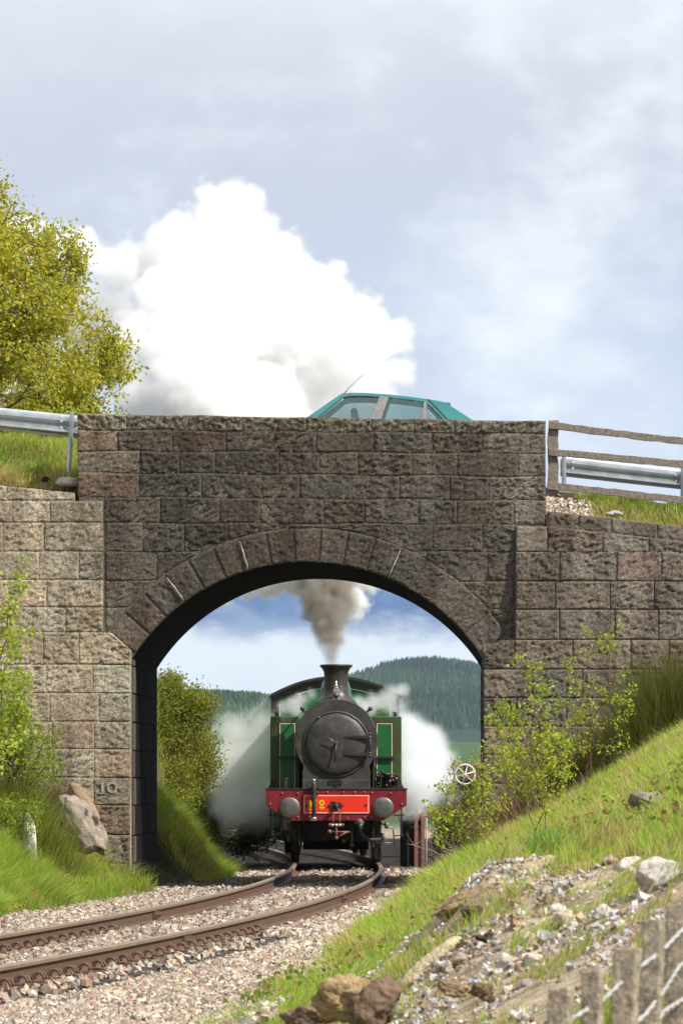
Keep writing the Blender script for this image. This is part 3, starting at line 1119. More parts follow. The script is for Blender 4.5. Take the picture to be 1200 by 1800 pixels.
# buffers
for s in (-1, 1):
    bx, bz = s * .83, 1.0
    o = MB().lathe([(.17, -.0), (.17, -.03), (.115, -.05), (.10, -.28)], (bx, 0, bz), 'y', 24).build('buffer', M['black'], B)
    MB().lathe([(.055, -.28), (.055, -.40)], (bx, 0, bz), 'y', 16).build('buffer_rod', M['greysteel'], o)
    MB().lathe([(.06, -.385), (.185, -.40), (.186, -.425), (.17, -.437), (.10, -.447), (.001, -.452)], (bx, 0, bz), 'y', 40).build('buffer_head', M['greysteel'], o)
# number plate
np_ = MB().box(-.59, .59, -.014, 0.001, .888, 1.228).build('number_plate', M['red'], B, bevel=.012)
bd = MB()
w = .011
for (x0, x1, z0, z1) in [(-.578, .578, 1.206, 1.206 + w), (-.578, .578, .899, .899 + w), (-.578, -.578 + w, .9105, 1.2055), (.578 - w, .578, .9105, 1.2055)]:
    bd.box(x0, x1, -.0175, -.0135, z0, z1)
bd.build('white_border', M['white'], np_)
le = MB()
def stroke(p, q, wd, y=-.020, th=.008):
    p, q = Vector(p), Vector(q)
    d = (q - p).normalized(); nn = Vector((-d.y, d.x)) * wd / 2
    le.prism([tuple(p + nn), tuple(q + nn), tuple(q - nn), tuple(p - nn)], y, y + th)
stroke((-.480, .955), (-.480, 1.125), .028, -.0200)
stroke((-.487, 1.125), (-.388, .955), .042, -.0215)
stroke((-.380, .955), (-.380, 1.125), .028, -.0205)
stroke((-.515, .960), (-.445, .960), .018, -.0225)
stroke((-.515, 1.120), (-.470, 1.120), .018, -.0225)
stroke((-.412, 1.120), (-.345, 1.120), .018, -.0222)
for a in range(14):
    t0, t1 = 2 * math.pi * a / 14, 2 * math.pi * (a + 1) / 14
    c, r = (-.262, 1.085), .038
    stroke((c[0] + r * math.cos(t0), c[1] + r * math.sin(t0)), (c[0] + r * math.cos(t1), c[1] + r * math.sin(t1)), .030, -.0205 - .0001 * (a % 3))
stroke((-.305, 1.005), (-.220, 1.005), .022)
stroke((-.300, .975), (-.222, .975), .014)
le.build('lettering', M['yellow'], np_)
mb = MB()
for (x, z) in [(-.53, 1.03), (.53, 1.05), (-.13, 1.03)]:
    mb.lathe([(.022, 0), (.020, -.012), (.010, -.020)], (x, -.014, z), 'y', 10)
mb.build('bolts', M['iron'], np_)
# vacuum pipe
pts = [(-.40, -.02, .80), (-.40, -.09, .83), (-.40, -.11, .95), (-.40, -.11, 1.30), (-.40, -.11, 1.42), (-.40, -.10, 1.47)]
vp = MB().tube(pts, [.045, .042, .038, .038, .040, .028], 12)
vp.box(-.49, -.31, -.08, -.0, 1.245, 1.275).box(-.49, -.31, -.08, -.0, 1.345, 1.36)
vp = vp.build('vacuum_pipe', M['black'], B)
MB().ball((-.40, -.10, 1.485), .030).lathe([(.05, 0), (.05, .035)], (-.40, -.105, .79), 'z', 14).box(-.455, -.345, -.13, -.07, .765, .79).build('pipe_fitting', M['steel'], vp)
# draw hook and screw coupling
hk = MB()
hk.prism([(-.09, .935), (.09, .99), (.13, 1.03), (.09, 1.075), (-.09, 1.115), (-.11, 1.02)], -.035, -.0145)
hk.tube([(0, -.02, 1.03), (0, -.14, 1.03), (.0, -.20, 1.06), (.0, -.235, 1.02), (-.0, -.20, .965), (0, -.15, .975)], [.045, .04, .036, .03, .028, .015], 10)
hk = hk.build('draw_hook', M['iron'], B)
cp = MB()
for s in (-1, 1):
    cp.tube([(s * .015, -.19, 1.0), (s * .055, -.20, .93), (s * .06, -.19, .80), (s * .058, -.18, .70)], .014, 8)
cp.tube([(-.10, -.18, .69), (.10, -.18, .69)], .028, 8)
cp.ball((-.11, -.18, .69), .035, 6).ball((.11, -.18, .69), .03, 6)
cp.tube([(0, -.18, .69), (0, -.17, .56), (0, -.16, .47)], .020, 8)
cp.tube([(-.12, -.17, .57), (.24, -.17, .565)], .014, 8)
cp.tube([(0, -.16, .46), (.19, -.17, .57)], .016, 8)
cp.ball((0, -.16, .46), .035, 6).ball((-.12, -.17, .57), .04, 6)
cp.build('screw_coupling', M['rustiron'], hk)
lk = MB()
for x in (-.07, 0.0, .06): lk.ball((x, -.20, .685), .027, 6)
lk.build('coupling_pins', M['steel'], hk)
# steam heat pipe
sh = MB().tube([(.42, -.05, .76), (.42, -.08, .66), (.43, -.10, .56), (.50, -.12, .46), (.60, -.12, .42), (.80, -.10, .43)], .036, 10).build('steam_heat_hose', M['rubber'], B)
mb = MB().tube([(.42, -.02, .78), (.42, -.06, .70)], .05, 10).tube([(.33, -.05, .73), (.51, -.05, .73)], .020, 8).tube([(.38, -.06, .78), (.47, -.06, .66)], .028, 8).ball((.44, -.06, .68), .05, 7)
mb.build('hose_valve', M['greysteel'], sh)

# running plate, frames, wheels
MB().box(-1.25, 1.25, .081, 8.6, 1.29, 1.32).build('running_plate', M['black'], B)
MB().box(-1.25, -1.22, .081, 8.6, 1.15, 1.289).box(1.22, 1.25, .081, 8.6, 1.15, 1.289).build('valance', M['olive'], B)
fr = MB()
for s in (-1, 1):
    fr.box(s * .66 - .015, s * .66 + .015, .05, 8.5, .35, 1.289)
fr.box(-.64, .64, .35, .60, .42, 1.289).box(-.64, .64, 1.2, 7.5, .70, 1.2).box(-.60, .60, 2.6, 8.3, .22, .69)
fr.build('frame', M['blackmatt'], B)
for wy in (1.95, 4.05, 6.2):
    for s in (-1, 1):
        wx0, wx1 = (s * .685, s * .82)
        wmb = MB()
        R_ = .59
        lo_, hi_ = min(wx0, wx1), max(wx0, wx1)
        # tyre ring
        wmb.lathe([(R_ - .07, lo_), (R_ + (.03 if s > 0 else 0), lo_), (R_ + (.03 if s > 0 else 0), lo_ + .03), (R_, lo_ + .035), (R_, hi_ - .035), (R_ + (.03 if s < 0 else 0), hi_ - .03), (R_ + (.03 if s < 0 else 0), hi_), (R_ - .07, hi_)], (0, wy, R_), 'x', 40)
        wmb.f = wmb.f[:-2]; wmb.sm = wmb.sm[:-2]
        wmb.lathe([(.14, lo_), (.14, hi_)], (0, wy, R_), 'x', 16)
        for q in range(12):
            a_ = 2 * math.pi * q / 12
            wmb.tube([((wx0 + wx1) / 2, wy + .1 * math.cos(a_), R_ + .1 * math.sin(a_)), ((wx0 + wx1) / 2, wy + .54 * math.cos(a_), R_ + .54 * math.sin(a_))], .03, 6)
        wmb.build('wheel', M['black'], B)
    MB().tube([(-.68, wy, .59), (.68, wy, .59)], .08, 10).build('axle', M['iron'], B)
for s in (-1, 1):
    MB().box(min(s * .84, s * .90), max(s * .84, s * .90), 1.95, 6.2, .36, .46).build('coupling_rod', M['greysteel'], B, bevel=.01)
    # sand pipe, guard iron, brake gear
    MB().tube([(s * .60, .30, 1.28), (s * .60, .32, .80), (s * .575, .34, .62), (s * .60, .45, .50), (s * .68, .7, .12)], .018, 8).build('sand_pipe', M['iron'], B)
    MB().box(s * .72 - .012, s * .72 + .012, .55, .66, .08, .9).build('guard_iron', M['blackmatt'], B)
    st = MB().box(s * 1.13 - .10, s * 1.13 + .10, .9, 1.15, .48, .50).box(s * 1.18 - .012, s * 1.18 + .012, .92, 1.13, .48, 1.289).box(s * 1.13 - .10, s * 1.13 + .10, .9, 1.15, .85, .87)
    st.build('footstep', M['black'], B)
    cyl = MB().lathe([(.24, .75), (.25, .77), (.25, 1.35), (.20, 1.37)], (s * .36, 0, .62), 'y', 20)
    cyl.build('cylinder', M['blackmatt'], B)
mb = MB()
for (x, y, z, a) in [(.78, .45, .55, .03), (.83, .5, .42, .025), (.9, .4, .62, .03), (-.85, .5, .6, .03), (.72, .5, .34, .022)]:
    mb.lathe([(a, 0), (a, .12)], (x, y, z), 'z', 8)
mb.tube([(.72, .45, .36), (1.0, .45, .36)], .014, 6).tube([(.72, .42, .75), (1.02, .42, .62), (1.05, .45, .30)], .018, 6).tube([(-1.0, .4, .9), (-.98, .42, .55), (-1.1, .45, .52)], .016, 6)
mb.tube([(.28, .3, .30), (.28, .3, .75)], .02, 6).ball((.28, .28, .33), .035, 6).ball((.13, .28, .40), .03, 6)
mb.build('brake_rigging', M['greysteel'], B)['kind'] = 'stuff'

# smokebox: saddle, front plate, barrel, door
SC = 2.205
out = []
for q in range(37):
    a_ = math.radians(-38 + (256) * q / 36)
    out.append((.745 * math.cos(a_), SC + .745 * math.sin(a_)))
out += [(-.615, 1.62), (-.602, 1.52), (-.60, 1.32)]
out = [(.60, 1.32), (.602, 1.52), (.615, 1.62)] + out
sb = MB().prism(out, .42, .52).build('smokebox', M['smokebox'], B, bevel=.012)
MB().prism([(x * .97, SC + (z - SC) * .97 if z > 1.6 else z) for x, z in out], .521, 1.75).build('smokebox_barrel', M['smokebox'], sb)
MB().box(-.61, .61, .36, .419, 1.321, 1.50).build('saddle_step', M['smokebox'], sb, bevel=.01)
mb = MB()
for q in range(46):
    a_ = math.radians(-34 + 248 * q / 45)
    mb.lathe([(.0085, 0), (.008, -.006), (.003, -.009)], (.715 * math.cos(a_), .42, SC + .715 * math.sin(a_)), 'y', 6)
for q in range(14):
    mb.lathe([(.011, 0), (.010, -.006), (.004, -.010)], (-.56 + q * .086, .36, 1.34), 'y', 6)
mb.build('rivet_rows', M['smokebox'], sb)
DC = 2.135
MB().lathe([(.600, 0), (.600, -.018), (.575, -.030), (.560, -.018), (.556, 0)], (0, .42, DC), 'y', 64).build('door_ring', M['smokebox'], sb)
dpro = [(.556, .0), (.556, -.028), (.545, -.040)] + [(.54 * math.cos(t), -.045 - .085 * math.sin(t)) for t in np.linspace(.05, math.pi / 2 - .002, 12)]
door = MB().lathe(dpro, (0, .42, DC), 'y', 64).build('smokebox_door', M['smokebox'], B)
st = MB()
for z in (2.265, 1.955):
    st.prism([(.14, z - .018), (.60, z - .030), (.60, z + .030), (.14, z + .018)], .285, .335)
st.tube([(.60, .33, 1.90), (.60, .33, 2.34)], .022, 8)
for z in (1.92, 1.97, 2.25, 2.32): st.ball((.60, .33, z), .032, 6)
st.build('hinge_strap', M['black'], door)
hd = MB().lathe([(.024, 0), (.024, -.06), (.015, -.075)], (0, .30, DC + .02), 'y', 14)
hd.tube([(0, .235, DC + .02), (-.17, .225, DC + .135)], [.010, .007], 8)
hd.build('door_handle', M['greysteel'], door)
MB().tube([(0, .25, DC + .01), (-.03, .245, DC - .32)], [.018, .011], 8).build('locking_handle', M['iron'], door)
mb = MB()
for a_ in (122, 57):
    c_, s_ = math.cos(math.radians(a_)), math.sin(math.radians(a_))
    mb.box(.575 * c_ - .015, .575 * c_ + .015, .36, .42, DC + .575 * s_ - .018, DC + .575 * s_ + .018)
mb.build('door_clamp', M['steel'], door)
# handrail across the smokebox sides and knobs
for s in (-1, 1):
    a_ = math.radians(90 - s * 47)
    kx, kz = .745 * math.cos(a_), SC + .745 * math.sin(a_)
    mb = MB().tube([(kx * .98, .50, SC + (kz - SC) * .98), (kx * 1.10, .50, SC + (kz - SC) * 1.10)], .018, 8).ball((kx * 1.12, .50, SC + (kz - SC) * 1.12), .042, 8)
    mb.tube([(kx * 1.12, .50, SC + (kz - SC) * 1.12), (kx * 1.12, 5.8, SC + (kz - SC) * 1.12)], .014, 8)
    mb.build('handrail', M['black'], B)
# lamp iron plate on the saddle step
MB().box(-.13, .11, .335, .345, 1.475, 1.50).box(-.13, .11, .335, .345, 1.43, 1.445).box(-.13, -.115, .335, .345, 1.4455, 1.4745).box(.095, .11, .335, .345, 1.4455, 1.4745).box(-.012, .012, .335, .350, 1.33, 1.4295).build('lamp_iron', M['black'], B)
# chimney: flared saddle, tapered barrel, rolled lip
zc = SC + .70
cp_ = [(.40, zc - .06), (.335, zc + .03), (.270, zc + .09), (.232, zc + .17), (.215, zc + .30), (.213, zc + .45), (.225, zc + .55), (.255, zc + .605), (.290, zc + .635), (.297, zc + .655), (.292, zc + .672), (.24, zc + .678), (.19, zc + .665), (.175, zc + .55), (.17, zc + .2)]
ch = MB().lathe([(r, z) for r, z in cp_], (-.0, 1.05, 0), 'z', 48).build('chimney', M['black'], B)
# lamp at the foot of the chimney
lm = MB().box(-.055, .055, .60, .72, 2.965, 3.10)
lm.prism([(-.055, 3.101), (.055, 3.101), (.032, 3.16), (-.032, 3.16)], .61, .71)
lm.lathe([(.030, 3.16), (.030, 3.205), (.016, 3.21), (.014, 3.265), (.004, 3.28)], (0, .66, 0), 'z', 14)
lm.box(-.068, .068, .59, .73, 2.945, 2.9649)
lm = lm.build('headlamp', M['steel'], B, bevel=.008)
MB().lathe([(.056, .60), (.056, .565), (.046, .56)], (0, 0, 3.02), 'y', 20).build('lamp_rim', M['iron'], lm)
MB().lathe([(.045, .5595), (.035, .552), (.001, .545)], (0, 0, 3.02), 'y', 20).build('lens', M['greysteel'], lm)
# boiler, dome, safety valves, whistle
MB().lathe([(.66, 1.751), (.66, 6.05)], (0, 0, 2.23), 'y', 48).build('boiler', M['green'], B)
mb = MB()
for y in (2.4, 3.6, 4.8): mb.lathe([(.662, y), (.668, y + .005), (.668, y + .05), (.662, y + .055)], (0, 0, 2.23), 'y', 48)
mb.build('boiler_band', M['black'], B)
MB().lathe([(.42, 2.80), (.33, 2.88), (.285, 3.00), (.28, 3.18), (.24, 3.32), (.15, 3.40), (.01, 3.43)], (0, 3.4, 0), 'z', 36).build('dome', M['green'], B)
MB().lathe([(.12, 2.85), (.12, 3.05), (.06, 3.1)], (0, 5.1, 0), 'z', 16).build('safety_valve', M['steel'], B)
# side tanks
for s in (-1, 1):
    x0, x1 = sorted((s * .66, s * 1.195))
    tk = MB().box(x0, x1, 2.0, 6.1, 1.325, 2.66).build('side_tank', M['olive'], B, bevel=.02)
    p0, p1 = sorted((s * .755, s * 1.015))
    MB().box(p0, p1, 1.992, 2.001, 1.36, 2.52).build('tank_panel', M['green'], tk, bevel=.02)
    ln = MB()
    t_ = .011
    ln.box(p0 - t_, p0, 1.988, 1.9995, 1.35, 2.53).box(p1, p1 + t_, 1.988, 1.9995, 1.35, 2.53).box(p0 - t_ + .0005, p1 + t_ - .0005, 1.9875, 1.9995, 2.5195, 2.53)
    ln.build('white_lining', M['white'], tk)
    ln = MB()
    ln.box(p0 - .030, p0 - .022, 1.989, 1.9995, 1.35, 2.55).box(p1 + .022, p1 + .030, 1.989, 1.9995, 1.35, 2.55).box(p0 - .0295, p1 + .0295, 1.9885, 1.9995, 2.5425, 2.55)
    ln.build('red_lining', M['maroon'], tk)
    MB().box(p0 - .06, p1 + .06, 1.93, 1.985, 1.895, 1.93).build('tank_step', M['black'], tk)
    # side panel lining seen from beside
    MB().box(*(sorted((s * 1.1955, s * 1.199))), 2.2, 5.9, 1.45, 2.52).build('tank_side_panel', M['green'], tk)
    MB().tube([(s * 1.08, 2.05, 2.665), (s * 1.08, 2.05, 2.70), (s * 1.08, 2.05, 2.74)], [.04, .03, .045], 10).build('filler_knob', M['black'], tk)
    # ogee skirt from tank to running plate
    mb = MB().prism([(s * 1.19, 1.50), (s * 1.20, 1.42), (s * 1.25, 1.34), (s * 1.25, 1.322), (s * 1.10, 1.322), (s * 1.10, 1.50)], 1.98, 6.1)
    mb.build('tank_skirt', M['black'], tk)
# sandboxes, lubricators and pump on the running plate
MB().box(-.93, -.87, .5, .62, 1.32, 1.50).lathe([(.03, 1.5), (.03, 1.53)], (-.90, .56, 0), 'z', 10).build('small_box', M['black'], B)
pm = MB()
for (x, y, r, z0, z1) in [(.76, .55, .035, 1.32, 1.58), (.90, .5, .075, 1.32, 1.62), (1.02, .6, .035, 1.32, 1.55), (.83, .5, .02, 1.32, 1.66), (1.08, .55, .02, 1.32, 1.60), (.70, .5, .022, 1.32, 1.52), (.96, .48, .03, 1.34, 1.50)]:
    pm.lathe([(r, z0), (r, z1 - .04), (r * 1.25, z1 - .035), (r * 1.25, z1 - .01), (r * .5, z1)], (x, y, 0), 'z', 12)
pm.box(.70, 1.08, .48, .60, 1.36, 1.39).box(.80, 1.0, .46, .6, 1.50, 1.53)
pm.tube([(.70, .45, 1.60), (1.10, .45, 1.60), (1.14, .6, 1.52)], .012, 6).tube([(.75, .45, 1.64), (.68, .47, 1.75), (.70, .6, 1.95)], .012, 6)
pm.build('lubricator_pump', M['iron'], B)
pk = MB()
for p in [(.76, .50, 1.44), (.83, .46, 1.56), (.96, .43, 1.47), (1.02, .5, 1.49), (.90, .43, 1.40), (1.08, .5, 1.52)]: pk.ball(p, .014, 5)
pk.build('pump_fittings', M['steel'], B)
# cab: weather plate with arched top, roof, sides, spectacle windows, bunker
def arc(x, z0=3.08, zm=3.44, hw=1.22):
    return z0 + (zm - z0) * (1 - (x / hw) ** 2)
N = 24
xs_ = [-1.20 + 2.40 * i / N for i in range(N + 1)]
plate = [(-1.20, 1.33)] + [(x, arc(x) - .02) for x in xs_] + [(1.20, 1.33)]
cab = MB().prism(plate, 6.1, 6.14).build('cab_front', M['green'], B)
bdv = MB()
for i in range(N):
    bdv.prism([(xs_[i], arc(xs_[i]) - .165), (xs_[i + 1], arc(xs_[i + 1]) - .165), (xs_[i + 1], arc(xs_[i + 1]) - .025), (xs_[i], arc(xs_[i]) - .025)], 6.092, 6.0995)
for s in (-1, 1):
    x0, x1 = sorted((s * 1.07, s * 1.20))
    bdv.box(x0, x1, 6.090, 6.0985, 2.6, arc(1.07) - .155)
bdv.build('black_border', M['black'], cab)
wl = MB()
for i in range(3, N - 3):
    wl.prism([(xs_[i], arc(xs_[i]) - .182), (xs_[i + 1], arc(xs_[i + 1]) - .182), (xs_[i + 1], arc(xs_[i + 1]) - .170), (xs_[i], arc(xs_[i]) - .170)], 6.091, 6.0985)
for s in (-1, 1):
    x0, x1 = sorted((s * 1.045, s * 1.057))
    wl.box(x0, x1, 6.0905, 6.0985, 2.68, arc(1.05) - .22)
wl.build('white_lining', M['white'], cab)
for s in (-1, 1):
    cx_ = s * .72
    MB().lathe([(.15, 6.085), (.172, 6.085), (.172, 6.0995), (.15, 6.0995), (.15, 6.085)], (cx_ * 1.08, 0, 2.98), 'y', 28).build('spectacle_rim', M['black'], cab)
    MB().lathe([(.149, 6.088), (.149, 6.098)], (cx_ * 1.08, 0, 2.98), 'y', 28).build('spectacle_glass', M['blackmatt'], cab)
rf = MB()
for i in range(N):
    xa, xb = -1.25 + 2.5 * i / N, -1.25 + 2.5 * (i + 1) / N
    za, zb_ = arc(xa, 3.08, 3.44, 1.25), arc(xb, 3.08, 3.44, 1.25)
    rf.prism([(xa, za), (xb, zb_), (xb, zb_ + .045), (xa, za + .045)], 5.98, 8.0)
rf.build('cab_roof', M['black'], B)
for s in (-1, 1):
    x0, x1 = sorted((s * 1.20, s * 1.22))
    MB().box(x0, x1, 6.1, 6.9, 1.33, 3.07).box(x0, x1, 6.9, 8.6, 1.33, 2.3).box(x0, x1, 7.7, 8.0, 2.3, 3.07).build('cab_side', M['olive'], B)
MB().box(-1.199, 1.199, 8.0, 8.6, 1.33, 2.6).build('coal_bunker', M['olive'], B)
MB().prism([(x, z) for x, z in beam], 8.6, 8.64).build('rear_beam', M['maroon'], B)

# low wagon added behind the engine to keep the ground beneath it dark
tw = empty('added_dark_wagon', (float(Xtrack(104.5)), 104.5, 0), 'black low-sided wagon added behind the locomotive to darken the view beneath it', 'wagon', rz=math.atan(.062))
MB().box(-1.2, 1.2, -3.4, 3.4, .95, 1.30).build('wagon_body', M['blackmatt'], tw, bevel=.02)
MB().box(-.95, .95, -3.3, 3.3, .30, .949).build('wagon_frame', M['blackmatt'], tw, bevel=.02)
for yy in (-2.0, 2.0):
    for s in (-1, 1):
        MB().lathe([(.40, s * .70 - .06), (.44, s * .70 - .04), (.44, s * .70 + .06), (.38, s * .70 + .07), (.06, s * .70 + .03)], (0, yy, .44), 'x', 24).build('wheel', M['blackmatt'], tw)
for s in (-1, 1):
    MB().lathe([(.06, 0), (.06, -.35), (.17, -.36), (.17, -.40), (.01, -.41)], (s * .85, -3.4, 1.05), 'y', 20).build('buffer', M['blackmatt'], tw)

# ------------------------------------------------------------------ teal car on the road over the bridge
CARY = 79.2
def cq(u, v, Y): return ((u - CU) * Y / F, EYE + (CV - v) * Y / F)
car = empty('parked_car', (-1.4, CARY, 6.06), 'teal hatchback car behind the bridge parapet, only its windows and roof showing', 'car')
car.name = 'hatchback_car'
yn = 78.35                                                # near side of the greenhouse at the belt
def cx2(u): return (u - CU) * yn / F + 1.4
def cz2(v): return EYE + (CV - v) * yn / F - 6.06
HW = .84
belt = cz2(744)
roofz = cz2(691)
def halfw(z): return HW - .34 * max(0, z - belt) / max(.1, (roofz - belt))*.62
xf, xrr = cx2(540) - 1.25, cx2(845)
body = [(xf, .35), (xf, .62), (xf + .12, .74), (cx2(520), belt - .07), (cx2(535), belt), (cx2(835), belt), (xrr - .02, belt - .05), (xrr + .06, .55), (xrr + .03, .33), (xrr - .3, .22), (xf + .25, .22)]
# wheel arches: body built as side slabs is enough, tyres sit proud inside dark wells
bd_ = MB().prism(body, -HW, HW).build('car_body', M['teal'], car, bevel=.05, seg=3)
def pan(pts, y_in, th, sgn):
    """panel following the lean of the greenhouse; pts in (u,v)"""
    V = []
    for u, v in pts:
        x, z = cx2(u), cz2(v)
        h = halfw(z) - y_in
        V.append((x, -sgn * h, z))
    for u, v in pts:
        x, z = cx2(u), cz2(v)
        h = halfw(z) - y_in - th
        V.append((x, -sgn * h, z))
    n = len(pts)
    return V, [tuple(range(n)), tuple(reversed(range(n, 2 * n)))] + [(i, (i + 1) % n, n + (i + 1) % n, n + i) for i in range(n)]
roofline = [(604, 690.5), (620, 688.5), (645, 688.5), (680, 690.5), (720, 694.5), (752, 698.5), (786, 704.5)]
for s in (1, -1):
    fr_ = MB()
    fr_.add(*pan([(531, 744), (600, 693), (608, 697), (552, 744)], 0, .05, s))
    fr_.add(*pan([(600, 693), (604, 690.5), (620, 688.5), (645, 688.5), (680, 690.5), (720, 694.5), (752, 698.5), (760, 699.5), (752, 704), (718, 699.5), (680, 695.8), (645, 694), (620, 694.2), (609, 697)], 0, .05, s))
    fr_.add(*pan([(752, 703), (757, 699), (786, 704.5), (846, 744), (792, 744)], 0, .05, s))
    fr_.build('car_pillars', M['teal'], car)
    MB().add(*pan([(652, 744), (671, 694.5), (687, 696), (671, 744)], -.004, .05, s)).build('centre_pillar', M['pillar'], car)
    MB().add(*pan([(745, 744), (749, 703), (754, 704), (756, 744)], -.002, .04, s)).build('quarter_bar', M['pillar'], car)
    MB().add(*pan([(552, 744), (608, 697), (620, 694), (645, 694), (671, 695), (653, 744)], .012, .008, s)).build('window_glass', M['glass'], car)
    MB().add(*pan([(671, 744), (686, 696), (718, 699.5), (750, 703.5), (792, 744)], .012, .008, s)).build('window_glass', M['glass'], car)
    tr = MB()
    tr.add(*pan([(755, 700), (758, 699.4), (800, 744), (796, 744)], -.004, .02, s))
    tr.add(*pan([(552, 744), (607, 698), (619, 695.4), (645, 695.2), (671, 696.2), (671, 695), (645, 693.6), (619, 693.8), (606, 696.6), (550, 744)], -.003, .02, s))
    tr.build('window_seal', M['rubber'], car)
rp = MB()
pr = [(cx2(u), cz2(v)) for u, v in roofline]
for (xa, za), (xb, zb_) in zip(pr[:-1], pr[1:]):
    ha, hb = halfw(za) - .01, halfw(zb_) - .01
    rp.add([(xa, -ha, za), (xb, -hb, zb_), (xb, -hb * .5, zb_ + .018), (xb, hb * .5, zb_ + .018), (xb, hb, zb_), (xa, ha, za), (xa, ha * .5, za + .018), (xa, -ha * .5, za + .018)],
           [(0, 1, 2, 7), (7, 2, 3, 6), (6, 3, 4, 5)], True)
o = rp.build('roof', M['teal'], car)
md = o.modifiers.new('thick', 'SOLIDIFY'); md.thickness = .03; md.offset = -1
def cross(ua, va, ub, vb, inset, mat, name, lift=0):
    xa, za, xb, zb_ = cx2(ua), cz2(va) + lift, cx2(ub), cz2(vb) + lift
    ha, hb = halfw(za) - inset, halfw(zb_) - inset
    MB().add([(xa, -ha, za), (xb, -hb, zb_), (xb, hb, zb_), (xa, ha, za), (xa + .012, -ha, za - .012), (xb + .012, -hb, zb_ - .012), (xb + .012, hb, zb_ - .012), (xa + .012, ha, za - .012)],
             [(0, 1, 2, 3), (7, 6, 5, 4), (0, 4, 5, 1), (1, 5, 6, 2), (2, 6, 7, 3), (3, 7, 4, 0)]).build(name, mat, car)
cross(533, 744, 601, 693.5, .04, M['glass'], 'windscreen')
cross(840, 744, 793, 711, .05, M['glass'], 'rear_window')
MB().box(cx2(786) - .02, cx2(796), -.55, .55, cz2(710), cz2(703.5)).build('tailgate_spoiler', M['teal'], car, bevel=.01)
MB().tube([(cx2(605), -.28, cz2(690)), (cx2(617), -.28, cz2(676)), (cx2(641), -.28, cz2(653))], [.009, .005, .0035], 6).build('antenna', M['rubber'], car)
for (u_, ys) in ((622, -.34), (622, .34)):
    x = cx2(u_)
    se = MB().box(x - .06, x + .09, ys - .24, ys + .24, .55, cz2(733)).box(x - .25, x + .35, ys - .25, ys + .25, .35, .55)
    se = se.build('car_seat', M['seat'], car, bevel=.05)
    MB().box(x - .02, x + .08, ys - .13, ys + .13, cz2(731), cz2(714)).build('headrest', M['seat'], se, bevel=.035)
MB().box(cx2(738), cx2(752), -.55, .55, .5, cz2(736)).build('rear_seat', M['seat'], car, bevel=.04)
MB().add(*pan([(554, 744), (562, 733), (569, 733), (569, 744)], -.09, .10, 1)).build('door_mirror', M['rubber'], car, bevel=.02)
for x in (xf + .75, xrr - .72):
    for s in (-1, 1):
        o = MB().lathe([(.17, -.09), (.28, -.09), (.295, -.06), (.295, .06), (.28, .09), (.17, .09)], (x, s * (HW - .085), .295), 'y', 28).build('wheel', M['rubber'], car)
        MB().lathe([(.168, -.095), (.15, -.08), (.03, -.1)] if s < 0 else [(.168, .095), (.15, .08), (.03, .1)], (x, s * (HW - .085), .295), 'y', 20).build('rim', M['galv'], o)
car.location.x -= .05
car.rotation_euler = (0, math.radians(.5), 0)

# ------------------------------------------------------------------ guard rails and the wooden fence
def wbeam(name, p0, p1, h, label, posts, n=2):
    """corrugated steel beam facing -y, from p0 to p1 (tops)"""
    p0, p1 = Vector(p0), Vector(p1)
    root = empty(name, p1, label, 'guard rail')
    prof_ = [(0, 0), (-.02, -.04), (-.075, -.09), (-.08, -.14), (-.02, -.20), (.0, -.23), (-.02, -.26), (-.075, -.32), (-.08, -.37), (-.02, -.42), (0, -.46)]
    sc = h / .46
    a_, b_ = p0 - p1, Vector((0, 0, 0))
    V = []
    for q in (a_, b_):
        V += [(q.x, q.y + y * .8, q.z + z * sc) for y, z in prof_] + [(q.x, q.y + y * .8 + .004, q.z + z * sc) for y, z in prof_]
    k = len(prof_)
    Fc = []
    for i in range(k - 1):
        Fc += [(i, i + 1, 2 * k + i + 1, 2 * k + i), (k + i, 3 * k + i, 3 * k + i + 1, k + i + 1)]
    Fc += [(0, 2 * k, 3 * k, k), (k - 1, 2 * k - 1, 4 * k - 1, 3 * k - 1)]
    me = bpy.data.meshes.new('steel_beam'); me.from_pydata(V, [], Fc); me.materials.append(M['galv']); me.update()
    link('steel_beam', me, root)
    for f_, z0, tilt in posts:
        q = a_ * f_
        mb = MB()
        mb.tube([(q.x + tilt, q.y - .10, q.z + .04), (q.x, q.y - .09, z0 - p1.z)], .034, 4, smooth=False)
        mb.build('post', M['galv'], root)
        mb = MB()
        for dx in (-.10, .14):
            for dz in (-.05, -.14, -.27): mb.lathe([(.016, -.06), (.012, -.075)], (q.x + dx, q.y, q.z + dz * sc), 'y', 8)
        mb.build('bolts', M['white'], root)
    return root
wbeam('guard_rail', P(-260, 690, 75.4), P(141, 731, 75.75), .33, 'galvanised guard rail on the grassy verge left of the bridge parapet', [(.05, 5.85, .06)])
wbeam('guard_rail', P(984, 802, 77.6), P(1290, 836, 77.9), .30, 'galvanised guard rail seen between the bars of the wooden fence', [(.30, 5.3, 0), (.98, 5.5, 0)])
wf = empty('wooden_fence', (1.9, 76.1, 5.5), 'weathered grey three bar wooden fence right of the bridge parapet', 'fence')
